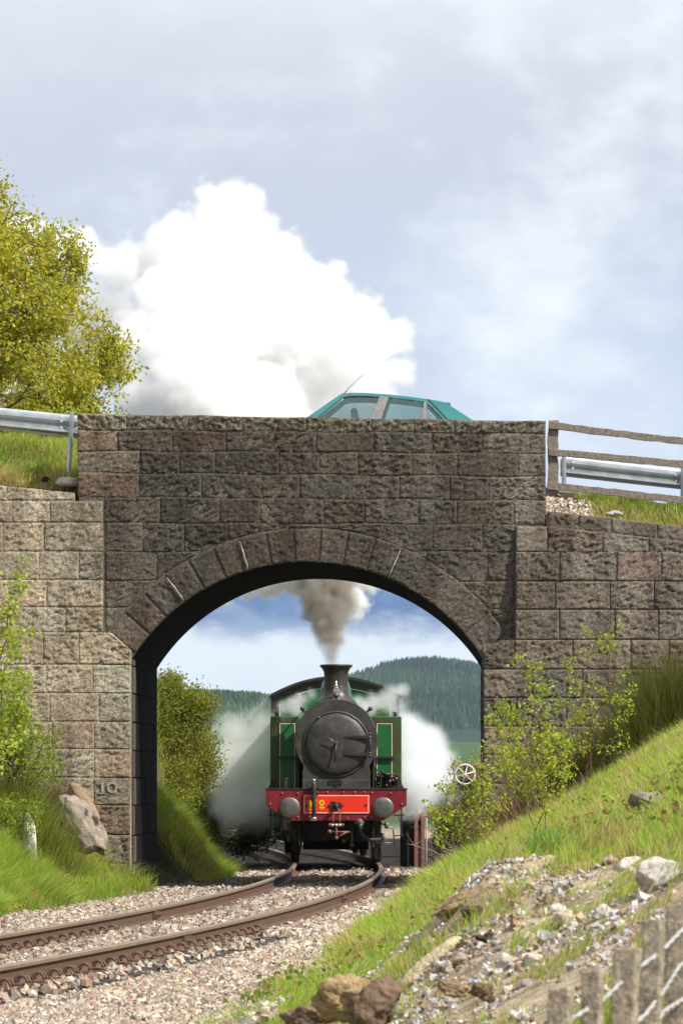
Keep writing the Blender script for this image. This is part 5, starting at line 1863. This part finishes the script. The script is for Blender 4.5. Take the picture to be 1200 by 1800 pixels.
def branch_pts(p, q, sag, n=5, wob=.03):
    p, q = np.array(p), np.array(q)
    t = np.linspace(0, 1, n)[:, None]
    L = np.linalg.norm(q - p)
    r = p * (1 - t) + q * t + np.array([0, 0, 1]) * (sag * L * 4 * t * (1 - t)) + np.random.default_rng(int(abs(p[0] * 1e4 + q[2] * 1e3)) % 99999).normal(0, wob * L, (n, 3)) * (t * (1 - t) * 4)
    return r


def sapling(name, base, stems, label, cat, twig_mat, leaf_cols, leaf=.05, nleaf=7, spread=.05, tw=10, twl=.35, r0=.012, group=None, bare=.25, tsag=.05):
    """stems: list of tip points (world). each stem bears side twigs with leaves"""
    base = Vector(base)
    root = empty(name, base, label, cat, group)
    pts = []
    for tip, r_ in stems:
        tip = Vector(tip)
        sm = MB()
        ctrl = branch_pts((0, 0, 0), tuple(tip - base), .06, 8, .035)
        rad = np.linspace(r_, r_ * .3, 8)
        sm.tube([tuple(c) for c in ctrl], list(rad), 6)
        tg = MB()
        L = (tip - base).length
        for k in range(tw):
            t = bare + (1 - bare) * (k + random.random()) / tw
            i = min(int(t * 7), 6)
            p = ctrl[i] + (ctrl[i + 1] - ctrl[i]) * (t * 7 - i)
            an = random.uniform(0, 2 * math.pi)
            ln = twl * (1.15 - .7 * t) * random.uniform(.5, 1.2)
            d = np.array([math.cos(an) * .8, math.sin(an) * .8, random.uniform(.25, .9)])
            d /= np.linalg.norm(d)
            c = branch_pts(p, p + d * ln, tsag, 4, .05)
            tg.tube([tuple(x) for x in c], [r_ * .28, r_ * .22, r_ * .16, r_ * .1], 4, caps=False)
            for q in range(5):
                pts.append(c[1] + (c[3] - c[1]) * (q / 4))
                if q > 1:
                    d2 = rng.normal(0, ln * .18, 3); pts.append(c[1] + (c[3] - c[1]) * (q / 4) + d2)
        so = sm.build('stem', twig_mat, root)
        tg.build('twig', twig_mat, root)['kind'] = 'stuff'
    pts = np.array(pts)
    V, T, C = leaf_cloud(pts, None, leaf, leaf_cols, nleaf, spread)
    lo = link('foliage', np_mesh('foliage', V, T, M['leaf'], C), root)
    lo['kind'] = 'stuff'
    return root


YG = [(.38, .46, .05), (.30, .40, .045), (.46, .48, .08), (.24, .34, .04)]
OL = [(.26, .26, .035), (.20, .22, .03), (.33, .30, .05), (.14, .17, .022)]
DK = [(.09, .13, .022), (.13, .16, .03), (.17, .20, .03), (.07, .10, .02)]

def W_(u, v, Y): return P(u, v, Y)
sapling('sapling', W_(818, 1552, 66), [(W_(u, v, 66 + d), .013) for u, v, d in [(775, 1385, .3), (792, 1330, -.2), (833, 1345, .2), (862, 1360, -.3), (890, 1400, .1), (745, 1420, -.2), (848, 1320, .5)]],
        'many-stemmed leafy young shrub at the toe of the right bank beside the arch', 'shrub', M['redtwig'], YG, .052, 3, .045, 8, .36)
sapling('sapling', W_(952, 1528, 43), [(W_(930, 1165, 43), .0085), (W_(880, 1240, 43.2), .005), (W_(985, 1300, 42.8), .005)],
        'single reddish-stemmed sapling standing alone in the grass of the right bank', 'sapling', M['redtwig'], YG, .036, 4, .03, 17, .26, bare=.35)
sapling('sapling', W_(1035, 1405, 70), [(W_(1075, 1098, 70), .012), (W_(1040, 1110, 70.2), .010), (W_(1118, 1215, 69.8), .010), (W_(1010, 1180, 70), .010), (W_(975, 1230, 70), .01)],
        'tall thin sapling with fresh leaves against the right wing wall', 'sapling', M['redtwig'], YG, .052, 3, .045, 10, .36, bare=.3)
sapling('sapling', W_(905, 1440, 69), [(W_(870, 1262, 69), .011), (W_(915, 1248, 69.3), .011), (W_(960, 1290, 69), .010), (W_(890, 1320, 68.8), .01), (W_(1000, 1330, 69), .01)],
        'leafy sapling in front of the right-hand pier of the arch', 'sapling', M['redtwig'], YG, .052, 3, .05, 10, .36, bare=.25)
sapling('sapling', W_(-60, 1480, 54), [(W_(30, 1015, 54), .014), (W_(45, 1110, 54.2), .012), (W_(55, 1190, 53.8), .012), (W_(35, 1250, 54), .01), (W_(0, 1080, 54), .012), (W_(-20, 1000, 54), .012)],
        'bright green young birch reaching in from the left edge', 'sapling', M['twig'], [(.34, .43, .05), (.42, .49, .08), (.26, .36, .04)], .06, 4, .05, 11, .34, bare=.45)
# bare grey twigs at the toe of the right bank
dead = empty('dead_branches', W_(850, 1545, 67), 'tangle of bare grey-brown twigs under the shrub at the right toe', 'branches')
for k in range(26):
    mb = MB()
    a_ = random.uniform(-1.35, 1.2)
    L = random.uniform(.5, 1.35)
    tip = (math.sin(a_) * L, random.uniform(-.3, .3), abs(math.cos(a_)) * L * .75 + .05)
    c = branch_pts((random.uniform(-.15, .15), 0, 0), tip, .08, 6, .05)
    mb.tube([tuple(x) for x in c], [.009, .008, .006, .005, .004, .002], 5, caps=False)
    for q in range(3):
        i = random.choice((2, 3, 4)); d = rng.normal(0, .16, 3); d[2] = abs(d[2])
        mb.tube([tuple(c[i]), tuple(c[i] + d)], [.004, .0015], 4, caps=False)
    mb.build('branch', M['twig'] if k % 3 else M['pale'], dead)


def broom(name, base, n, h, fan, label, cols, ybase=None, w=.006, lean=0.0, spreadx=.4, cat='shrub', curl=.15):
    """dense fan of thin upright stems"""
    root = empty(name, base, label, cat)
    bx = rng.normal(0, spreadx, n); by = rng.normal(0, .2, n)
    gz_ = ground_z(bx + base[0], by + base[1]) - base[2]
    hh = h * rng.uniform(.45, 1.1, n) * np.exp(-(bx / (spreadx * 2.2)) ** 2)
    a = rng.normal(lean, fan, n) + bx * .55
    b = rng.normal(0, fan * .7, n)
    cu = rng.normal(0, curl, n)
    P0 = np.stack([bx, by, gz_ - .03], 1)
    d = np.stack([np.sin(a), np.sin(b), np.cos(a)], 1)
    d2 = np.stack([np.sin(a + cu), np.sin(b), np.cos(a + cu)], 1)
    mid = P0 + d * hh[:, None] * .55; tip = mid + d2 * hh[:, None] * .45
    sd = np.stack([np.cos(a), 0 * a + rng.normal(0, .5, n), 0 * a], 1) * (w / 2)
    V = np.stack([P0 - sd, P0 + sd, mid - sd * .8, mid + sd * .8, tip], 1).reshape(-1, 3)
    T = np.array([(0, 1, 3), (0, 3, 2), (2, 3, 4)])
    T = (T[None] + (np.arange(n) * 5)[:, None, None]).reshape(-1, 3)
    cols = np.array(cols)
    cc = cols[rng.integers(0, len(cols), n)] * rng.uniform(.6, 1.3, (n, 1))
    o = link('stems', np_mesh('stems', V, T, M['grass'], np.repeat(cc, 5, 0)), root)
    o['kind'] = 'stuff'
    return root


BG = [(.10, .13, .025), (.15, .17, .035), (.18, .15, .05), (.08, .10, .02)]
BR = [(.17, .11, .07), (.12, .075, .05), (.24, .17, .10), (.14, .11, .04)]
broom('broom_bush', W_(1170, 1345, 71.5), 5200, 1.55, .42, 'tall dark green broom bush at the top of the right bank', BG, spreadx=.42)
broom('broom_bush', W_(1075, 1385, 72.5), 2600, .95, .5, 'low dark broom between the tall broom bush and the thin sapling', BG, spreadx=.4)
broom('broom_bush', W_(985, 1420, 72.8), 4200, 1.15, .5, 'brown dead broom in front of the right wing wall', BR, spreadx=.42)
broom('broom_bush', W_(925, 1475, 72.0), 2800, .8, .55, 'small brown withered clump beside the right pier', BR, spreadx=.3)
broom('broom_bush', W_(62, 1415, 73.4), 3400, .95, .35, 'brown windswept broom leaning against the left abutment', BR, lean=.75, spreadx=.22)
broom('broom_bush', W_(70, 1430, 70.0), 2600, .6, .6, 'dark broom above the pale stone stump', BG, spreadx=.35)
broom('broom_bush', W_(20, 1420, 69.0), 5200, 1.15, .6, 'yellow-green broom bush at the left edge', [(.22, .29, .035), (.28, .33, .06), (.15, .19, .03), (.30, .26, .10)], spreadx=.42, w=.008)
broom('grass_tussock', W_(838, 1545, 40), 500, .30, .7, 'broad-bladed green tussock behind the rubble heap', [(.24, .40, .05), (.32, .48, .09)], w=.012, spreadx=.08, cat='grass tussock', curl=.6)
broom('grass_tussock', W_(960, 1590, 31), 420, .24, .75, 'broad-bladed green tussock on top of the rubble heap', [(.18, .32, .05), (.24, .38, .09)], w=.009, spreadx=.07, cat='grass tussock', curl=.6)
broom('grass_tussock', W_(1030, 1590, 33), 500, .16, .8, 'straw-coloured tussock at the head of the rubble heap', [(.34, .26, .12), (.26, .17, .07), (.2, .24, .06)], w=.006, spreadx=.2, cat='grass tussock', curl=.6)
broom('grass_tussock', W_(900, 1420, 66), 260, 1.3, .35, 'long pale dry grass stalks slanting across the right bank', [(.42, .35, .20), (.33, .26, .14)], w=.006, lean=-1.15, spreadx=.45, cat='grass tussock')

# leafy skin for the yellow-green bush at the left edge
def bush(name, base, ells, label, cols, leaf, n, mat_leaf=None, cat='bush', kind_leaf=True):
    """bush of leaf clumps filling a few ellipsoids (centre, radii) in world metres, with branches to the clumps"""
    base = Vector(base)
    root = empty(name, base, label, cat)
    pts = []
    br = MB()
    for (c, r, k) in ells:
        c = np.array(c) - np.array(base); r = np.array(r)
        d = rng.normal(size=(k, 3)); d /= np.linalg.norm(d, axis=1)[:, None]
        rad = rng.random((k, 1)) ** .45
        q = c + d * rad * r * (.8 + .4 * rng.random((k, 1)))
        pts.append(q)
        for p in q[::6]:
            cc = branch_pts((0, 0, 0), p, .05, 5, .03)
            br.tube([tuple(x) for x in cc], [.022, .016, .011, .007, .003], 4, caps=False)
    pts = np.concatenate(pts)
    br.build('branches', M['twig'], root)
    V, T, C = leaf_cloud(pts, None, leaf, cols, n, leaf * 1.5)
    o = link('foliage', np_mesh('foliage', V, T, M['leaf'], C), root)
    o['kind'] = 'stuff'
    return root


def e_(u, v, Y, ru, rv, ry, k):
    s_ = F / Y
    return (tuple(P(u, v, Y)), (ru / s_, ry, rv / s_), k)


bush('gorse_bush', W_(30, 1430, 69), [e_(40, 1330, 69, 75, 70, .5, 260), e_(10, 1260, 69, 45, 70, .5, 140), e_(20, 1430, 68, 60, 40, .4, 120)],
     'yellow-green leafy gorse hanging over the left bank', [(.24, .33, .04), (.32, .38, .06), (.16, .22, .03)], .035, 26)
bush('dark_bush', W_(290, 1440, 92), [e_(300, 1290, 92, 62, 85, .9, 520), e_(345, 1240, 92, 38, 28, .6, 120), e_(298, 1212, 92, 24, 32, .6, 90), e_(290, 1390, 91, 60, 60, .7, 260), e_(345, 1340, 93, 40, 55, .7, 220)],
     'olive-green leafy bush on the bank seen through the left of the arch', OL[:2] + DK[2:3] + [(.24, .26, .04)], .055, 34)
bush('dark_bush', W_(370, 1470, 101), [e_(370, 1420, 101, 50, 66, 1.2, 420), e_(430, 1445, 104, 60, 58, 1.2, 520), e_(415, 1435, 112, 50, 52, 1.0, 420)],
     'dark leaf mass added to stand for the shade left of the locomotive', DK, .055, 30)  # dark foliage added where the ground lies in shade
bush('dark_bush', W_(790, 1470, 100), [e_(800, 1440, 100, 42, 32, .8, 200), e_(838, 1410, 100, 22, 26, .8, 100)],
     'low olive bush under the goods wagon seen through the right of the arch', DK + OL[:1], .045, 30)
bush('dark_bush', W_(870, 1500, 72), [e_(880, 1470, 72.6, 45, 45, .3, 170)],
     'dark green undergrowth at the foot of the right pier', DK, .04, 26)


V, T, C = leaf_cloud(np.array(wp), None, .055, [(.13, .22, .04), (.19, .28, .05), (.26, .30, .07), (.30, .20, .09)], 5, .035)
tag(link('weeds', np_mesh('weeds', V, T, M['leaf'], C)), kind='stuff')

# the large tree left of the bridge
def tree_r(Z):
    pr = [(3.0, 1.2), (5.0, 2.2), (7.0, 2.9), (7.65, 2.7), (8.05, 3.05), (8.35, 3.45), (8.65, 3.55), (9.1, 3.3), (9.45, 3.05), (10.0, 2.9), (10.6, 2.45), (10.95, 2.3), (11.1, 1.75), (11.35, 1.55), (11.7, 1.25), (12.2, 1.05), (12.7, .5)]
    return np.interp(Z, [p[0] for p in pr], [p[1] for p in pr])


tb = Vector((-9.15, 88, 4.6))
tree = empty('broadleaf_tree', tb, 'large spring tree with yellow-green leaves rising left of the bridge', 'tree')
tr = MB()
tr.tube([(0, 0, 0), (.08, 0, 1.2), (-.05, .05, 2.6), (.05, 0, 4.2), (0, .0, 6.0), (.05, 0, 7.6)], [.26, .22, .18, .13, .08, .03], 12)
tr.build('trunk', M['twig'], tree)
limbs = []
for k in range(46):
    z0 = 1.2 + 5.6 * (k / 46) + random.uniform(-.1, .1)
    an = k * 2.4 + random.uniform(-.3, .3)
    zt_ = z0 + random.uniform(.9, 2.0)
    R_ = float(tree_r(zt_ + 4.6)) * random.uniform(.78, .98)
    tip = np.array([math.cos(an) * R_, math.sin(an) * R_ * .95, zt_])
    c = branch_pts((0, 0, z0), tip, -.06, 8, .02)
    limbs.append(c)
    mb = MB().tube([tuple(x) for x in c], list(np.linspace(.075 * (1 - .5 * k / 46), .010, 8)), 6, caps=False)
    mb.build('limb', M['twig'], tree)
allp = np.concatenate(limbs)
pts, tg = [], MB()
cnt = 0
tries = 0
while cnt < 3400 and tries < 60000:
    tries += 1
    z = random.uniform(4.6, 12.75)
    an = random.uniform(0, 2 * math.pi)
    rr_ = float(tree_r(z)) * .93 * (random.random() ** .45) * (1 + .10 * math.sin(an * 5 + z * 3))
    p = np.array([math.cos(an) * rr_, math.sin(an) * rr_ * .95, z - 4.6])
    # leave airy gaps
    if float(fbm(np.array(p[0] * 1.1 + 5), np.array(p[1] * 1.1), np.array(p[2] * 1.1), 3)) < .43: continue
    d = np.linalg.norm(allp - p, axis=1) + 2.0 * np.maximum(allp[:, 2] - p[2] + .1, 0)
    q = allp[int(np.argmin(d))]
    L = np.linalg.norm(p - q)
    if L > 1.3: p = q + (p - q) * 1.3 / L
    c = branch_pts(q, p, .06, 4, .06)
    tg.tube([tuple(x) for x in c], [.012, .009, .006, .003], 4, caps=False)
    for t in np.linspace(.3, 1.06, 5):
        pts.append(c[0] * (1 - t) + c[3] * t + rng.normal(0, .05, 3))
    cnt += 1
o = tg.build('twigs', M['twig'], tree); o['kind'] = 'stuff'
V, T, C = leaf_cloud(np.array(pts), None, .078, [(.42, .43, .045), (.50, .50, .07), (.32, .35, .04), (.46, .37, .07), (.38, .44, .055)], 17, .085)
print('tree leaves', len(V) // 4)
o = link('crown', np_mesh('crown', V, T, M['leaf'], C), tree); o['kind'] = 'stuff'
# low pale shrub behind the left end of the parapet
bush('pale_bush', Vector((-6.3, 84, 6.0)), [(( -6.15, 84.2, 7.25), (.55, .5, .22), 120), ((-6.9, 84.2, 7.3), (.6, .5, .35), 120)],
     'pale yellow-green bush showing just above the left end of the parapet', [(.30, .33, .045), (.36, .38, .06)], .06, 22)

# ------------------------------------------------------------------ far hills with their forests
def hill(name, pts, Yc, depth, base_z, colr, seed, relief=8):
    """rounded ridge whose skyline follows (u, v) points at distance Yc"""
    us = np.linspace(pts[0][0], pts[-1][0], 120)
    vs = np.interp(us, [p[0] for p in pts], [p[1] for p in pts])
    k = np.ones(7) / 7
    vs = np.convolve(np.pad(vs, 3, 'edge'), k, 'valid')
    X = (us - CU) * Yc / F; Zt = EYE + (CV - vs) * Yc / F
    ny_ = 40
    t = np.linspace(-1, 1, ny_)
    V = []
    for j in range(ny_):
        f = math.cos(t[j] * math.pi / 2) ** 1.2 if t[j] < 0 else math.cos(t[j] * math.pi / 2)
        yy = Yc + t[j] * depth
        z = base_z + (Zt - base_z) * f + relief * (fbm(X / 300 + seed, np.full_like(X, yy / 300), seed, 4) - .5) * f * 2 * (1 - abs(f) ** 6)
        V.append(np.stack([X, np.full_like(X, yy), z], 1))
    V = np.array(V)
    nxx = 120
    ii, jj = np.meshgrid(np.arange(ny_ - 1), np.arange(nxx - 1), indexing='ij')
    a = (ii * nxx + jj).ravel()
    T = np.stack([a, a + 1, a + nxx + 1, a + nxx], 1)
    c = np.tile(np.array(colr), (V.shape[0] * V.shape[1], 1))
    o = link(name, np_mesh(name, V.reshape(-1, 3), T, M['ground'], c, True))
    tag(o, kind='structure')
    return V


def forest(name, HV, n, h0, h1, cols, ulim, label=None, yfrac=(0, .56), w=.17):
    ny_, nxx, _ = HV.shape
    fi = rng.uniform(yfrac[0], yfrac[1], n) * (ny_ - 1)
    fj = rng.random(n) * (nxx - 1)
    i, j = fi.astype(int), fj.astype(int)
    i = np.minimum(i, ny_ - 2); j = np.minimum(j, nxx - 2)
    a, b = (fi - i)[:, None], (fj - j)[:, None]
    p = (HV[i, j] * (1 - a) * (1 - b) + HV[i + 1, j] * a * (1 - b) + HV[i, j + 1] * (1 - a) * b + HV[i + 1, j + 1] * a * b)
    clr = fbm(p[:, 0] / 160, p[:, 1] / 260, 3, 3)
    keep = clr > .36
    u = CU + F * p[:, 0] / p[:, 1]
    keep &= (u > ulim[0]) & (u < ulim[1])
    keep &= fi > (.06 + .16 * fbm(p[:, 0] / 90, 0 * p[:, 0], 5, 3)) * (ny_ - 1)
    p = p[keep]; n = len(p); clr = clr[keep]
    h = rng.uniform(h0, h1, n)
    r = h * w * rng.uniform(.8, 1.3, n)
    K = 6
    an = np.linspace(0, 2 * math.pi, K + 1)[:-1]
    V, T = [], []
    ring = np.stack([np.cos(an), np.sin(an)], 1)
    def tier(zb, zt_, rf):
        jit = rng.uniform(.75, 1.25, (n, K))
        rv = np.stack([p[:, None, 0] + ring[None, :, 0] * r[:, None] * rf * jit, p[:, None, 1] + ring[None, :, 1] * r[:, None] * rf * jit, (p[:, 2] + h * zb)[:, None] + 0 * jit], 2)
        tv = np.stack([p[:, 0], p[:, 1], p[:, 2] + h * zt_], 1)[:, None]
        return np.concatenate([rv, tv], 1)
    allv = np.concatenate([tier(.05, .72, 1.0), tier(.42, 1.0, .68)], 1)
    t1 = [(k, (k + 1) % K, K) for k in range(K)]
    t2 = [(K + 1 + k, K + 1 + (k + 1) % K, 2 * K + 1) for k in range(K)]
    T = (np.array(t1 + t2)[None] + (np.arange(n) * (2 * K + 2))[:, None, None]).reshape(-1, 3)
    cols = np.array(cols)
    c = cols[rng.integers(0, len(cols), n)] * rng.uniform(.6, 1.35, (n, 1)) * (.7 + .9 * ss(.36, .62, clr))[:, None]
    o = link(name, np_mesh(name, allv.reshape(-1, 3), T, M['far'], np.repeat(c, 2 * K + 2, 0), False))
    return tag(o, kind='stuff')


M['far'] = vcol('distant conifers', .9, 0, 1, .2, .02)
HR = hill('hill', [(-700, 1330), (200, 1300), (480, 1270), (560, 1240), (610, 1212), (650, 1192), (700, 1178), (740, 1173), (800, 1177), (850, 1189), (1000, 1222), (1400, 1300)], 6000, 2600, -10, (.022, .04, .022), 3, 10)
forest('forest', HR, 60000, 7, 12, [(.022, .042, .024), (.030, .055, .026), (.018, .034, .022)], (450, 1000))
HL = hill('hill', [(-400, 1195), (100, 1222), (330, 1236), (400, 1237), (470, 1241), (560, 1262), (650, 1300), (800, 1340), (1000, 1360)], 3000, 700, -10, (.04, .07, .035), 9, 5)
forest('forest', HL, 26000, 5, 9, [(.045, .078, .038), (.06, .095, .048), (.032, .058, .03)], (200, 760), yfrac=(.12, .56), w=.22)
# ------------------------------------------------------------------ steam and smoke (volumes on a density grid)
def steam(name, blobs, res, dens, color, absorb=None, noise=(1.6, .9, 5), soft=.12, aniso=0.25, thr=0.0, seed=0., pad=.3, billow=0.0, grow=None):
    """blobs: (x, y, z, r). the grid holds a union of blobs whose border is broken by noise"""
    b = np.array(blobs)
    lo = (b[:, :3] - b[:, 3:4] * 1.0).min(0) - pad; hi = (b[:, :3] + b[:, 3:4] * 1.0).max(0) + pad
    me = bpy.data.meshes.new(name)
    me.from_pydata([(0, 0, 0)], [], [])
    o = link(name, me)
    ctr = (lo + hi) / 2
    o.location = ctr
    lo = lo - ctr; hi = hi - ctr
    ng = bpy.data.node_groups.new(name, 'GeometryNodeTree')
    ng.interface.new_socket('Geometry', in_out='OUTPUT', socket_type='NodeSocketGeometry')
    n, l = NT(ng)
    outn = n('NodeGroupOutput')
    vc = n('GeometryNodeVolumeCube')
    vc.inputs['Min'].default_value = lo
    vc.inputs['Max'].default_value = hi
    ext = hi - lo
    r = [max(8, int(e / res)) for e in ext]
    vc.inputs['Resolution X'].default_value, vc.inputs['Resolution Y'].default_value, vc.inputs['Resolution Z'].default_value = r
    pos = n('GeometryNodeInputPosition')

    def mt(op, a_, b_=None, c_=None, clamp=False):
        m = n('ShaderNodeMath', operation=op, use_clamp=clamp)
        for i, v in enumerate((a_, b_, c_)):
            if v is None: continue
            if isinstance(v, (int, float)): m.inputs[i].default_value = v
            else: l(v, m.inputs[i])
        return m.outputs[0]
    d = None
    for (x, y, z, rad) in b:
        v = n('ShaderNodeVectorMath', operation='DISTANCE')
        l(pos.outputs[0], v.inputs[0])
        v.inputs[1].default_value = (x - ctr[0], y - ctr[1], z - ctr[2])
        s_ = mt('MULTIPLY_ADD', v.outputs['Value'], 1.0, -float(rad))
        if d is None: d = s_
        else:
            d = mt('SMOOTH_MIN', d, s_, float(rad) * .18)
    off = n('ShaderNodeVectorMath', operation='ADD')
    l(pos.outputs[0], off.inputs[0])
    off.inputs[1].default_value = (seed, seed * 1.7, seed * .3)
    ns = n('ShaderNodeTexNoise', i_Scale=noise[0], i_Detail=float(noise[2]), i_Roughness=.55)
    l(off.outputs[0], ns.inputs['Vector'])
    disp = mt('MULTIPLY_ADD', ns.outputs[0], -noise[1] * 2, noise[1] * .9)
    if billow:
        vo = n('ShaderNodeTexVoronoi', feature='SMOOTH_F1', i_Scale=noise[0] * 1.5, i_Detail=3.0, i_Roughness=.6, i_Smoothness=.2)
        l(off.outputs[0], vo.inputs['Vector'])
        disp = mt('ADD', disp, mt('MULTIPLY_ADD', vo.outputs['Distance'], billow, -billow * .45))
    if grow:
        sp = n('ShaderNodeSeparateXYZ'); l(pos.outputs[0], sp.inputs[0])
        gr_ = n('ShaderNodeMapRange'); l(sp.outputs[2], gr_.inputs[0])
        gr_.inputs[1].default_value, gr_.inputs[2].default_value = grow[0] - ctr[2], grow[1] - ctr[2]
        gr_.inputs[3].default_value, gr_.inputs[4].default_value = .12, 1.0
        disp = mt('MULTIPLY', disp, gr_.outputs[0])
    d = mt('ADD', d, disp)
    mr = n('ShaderNodeMapRange', interpolation_type='SMOOTHSTEP')
    l(d, mr.inputs[0])
    mr.inputs[1].default_value, mr.inputs[2].default_value = soft * .0, -soft
    mr.inputs[3].default_value, mr.inputs[4].default_value = 0.0, 1.0
    l(mr.outputs[0], vc.inputs['Density'])
    sm = n('GeometryNodeSetMaterial')
    l(vc.outputs[0], sm.inputs[0])
    m, nn, ll, mo = new_mat(name + ' volume')
    pv = nn('ShaderNodeVolumePrincipled')
    pv.inputs['Color'].default_value = (*color, 1)
    pv.inputs['Density'].default_value = dens
    pv.inputs['Anisotropy'].default_value = aniso
    ll(pv.outputs[0], mo.inputs['Volume'])
    sm.inputs['Material'].default_value = m
    me.materials.append(m)
    l(sm.outputs[0], outn.inputs[0])
    md = o.modifiers.new('density', 'NODES')
    md.node_group = ng
    o['kind'] = 'stuff'
    return o


def bl(u, v, r, Y, dy=0):
    p = P(u, v, Y + dy)
    return (p.x, p.y, p.z, r * (Y + dy) / F)


PY = 107
big = [bl(398, 388, 96, PY), bl(355, 350, 48, PY), bl(415, 340, 48, PY), bl(505, 430, 50, PY), bl(330, 470, 120, PY), bl(470, 500, 118, PY, 1), bl(556, 530, 92, PY), bl(610, 610, 96, PY, -.5), bl(686, 592, 66, PY), bl(698, 655, 58, PY), bl(500, 640, 150, PY, 1),
       bl(310, 620, 110, PY, -1.3), bl(250, 690, 85, PY, -1.5), bl(630, 700, 95, PY), bl(430, 740, 140, PY, -1.5), bl(560, 820, 110, PY, -2), bl(585, 930, 75, PY, -6), bl(220, 470, 75, PY, 1.5), bl(130, 450, 80, PY, 2), bl(40, 440, 85, PY, 3), bl(170, 560, 90, PY, 2),
       bl(400, 560, 125, PY, -.8), bl(300, 540, 105, PY, -.8), bl(250, 600, 90, PY, -1.2), bl(350, 680, 120, PY, -1.8), bl(200, 640, 70, PY, -1), bl(560, 700, 110, PY), bl(640, 570, 75, PY), bl(560, 610, 120, PY), bl(300, 410, 45, PY), bl(440, 350, 48, PY), bl(370, 340, 40, PY), bl(480, 400, 45, PY), bl(590, 470, 42, PY), bl(725, 600, 32, PY), bl(650, 535, 38, PY)]
steam('steam_cloud', big, .07, 3.0, (1, 1, 1), noise=(1.5, .22, 6), soft=.30, aniso=.0, seed=3.1, billow=.42, pad=.6)
# column from the chimney
SY = 92.6
colb = [bl(583, 1166, 18, SY), bl(583, 1155, 20, SY), bl(582, 1140, 25, SY, .05), bl(580, 1120, 33, SY, .1), bl(577, 1098, 42, SY, .2), bl(574, 1073, 52, SY, .4), bl(575, 1045, 60, SY, .6), bl(580, 1010, 66, SY, .9), bl(585, 960, 76, SY, 1.4)]
steam('smoke_column', colb, .022, 6.5, (.56, .52, .47), noise=(3.4, .38, 6), soft=.20, aniso=.2, seed=9.4, billow=.14, grow=(3.4, 4.9))
whb = [bl(622, 1085, 24, SY, .5), bl(628, 1055, 34, SY, .8), bl(632, 1015, 44, SY, 1.1), bl(606, 1105, 16, SY, .4)]
steam('white_smoke', whb, .025, 10, (1, 1, 1), noise=(3.2, .20, 6), soft=.15, seed=2.2, billow=.12)
# ragged creamy smoke trailing left under the arch
crb = [bl(510, 1022, 34, SY, 1.5), bl(470, 1025, 36, SY, 1.8), bl(435, 1038, 28, SY, 2), bl(402, 1062, 18, SY, 2), bl(500, 990, 50, SY, 2)]
steam('trailing_smoke', crb, .025, 11, (1, .99, .97), noise=(3.0, .24, 6), soft=.14, seed=5.5, billow=.12)
# steam drifting from the cylinders on either side
EY = 95.5
lb = [bl(420, 1305, 58, EY, 2), bl(405, 1350, 62, EY, 1.5), bl(425, 1395, 62, EY, 1), bl(412, 1425, 46, EY), bl(452, 1295, 54, EY, 2), bl(455, 1345, 55, EY, 1), bl(455, 1420, 45, EY), bl(466, 1252, 28, EY, 3), bl(445, 1265, 30, EY, 3)]
steam('steam_drift', lb, .045, 3.6, (.88, .90, .86), noise=(1.8, .46, 6), soft=.55, seed=1.3, pad=.3)  # greyer than the right-hand drift: its shade is put into the colour
rb = [bl(700, 1270, 36, EY, 3), bl(715, 1300, 54, EY, 2), bl(738, 1335, 58, EY, 1.2), bl(722, 1380, 55, EY, .6), bl(760, 1375, 44, EY, 1), bl(702, 1240, 22, EY, 3), bl(694, 1222, 17, EY, 3), bl(775, 1340, 32, EY, 2.5), bl(725, 1412, 34, EY, .6), bl(745, 1300, 40, EY, 2)]
steam('steam_drift', rb, .04, 4.5, (.985, .99, 1), noise=(2.0, .42, 6), soft=.38, seed=4.3, pad=.3)
wb = [bl(515, 1240, 22, 96.0), bl(500, 1244, 17, 96.0), bl(532, 1230, 16, 95.8), bl(547, 1220, 12, 95.8), bl(497, 1262, 12, 93.2), bl(525, 1250, 16, 95.5)]
steam('steam_wisp', wb, .018, 4.2, (1, 1, 1), noise=(4.2, .16, 6), soft=.20, seed=6.1, pad=.1)
wb = [bl(628, 1238, 22, 95.0), bl(648, 1245, 22, 95.2), bl(668, 1234, 20, 95.6), bl(688, 1222, 20, 96.0, .3), bl(706, 1214, 17, 96.0, .5), bl(612, 1225, 13, 95), bl(655, 1228, 16, 95.4), bl(690, 1240, 18, 96)]
steam('steam_wisp', wb, .018, 4.2, (1, 1, 1), noise=(4.2, .17, 6), soft=.20, seed=8.1, pad=.1)

# ------------------------------------------------------------------ haze in the valley air
hz = MB().box(-9600, 9600, -400, 9900, -14, 330)
m, n, l, out = new_mat('thin valley haze')
pv = n('ShaderNodeVolumePrincipled')
pv.inputs['Color'].default_value = (.66, .82, 1.0, 1)
pv.inputs['Density'].default_value = 3.4e-5
pv.inputs['Anisotropy'].default_value = .1
l(pv.outputs[0], out.inputs['Volume'])
o = hz.build('haze', m)
o['kind'] = 'stuff'
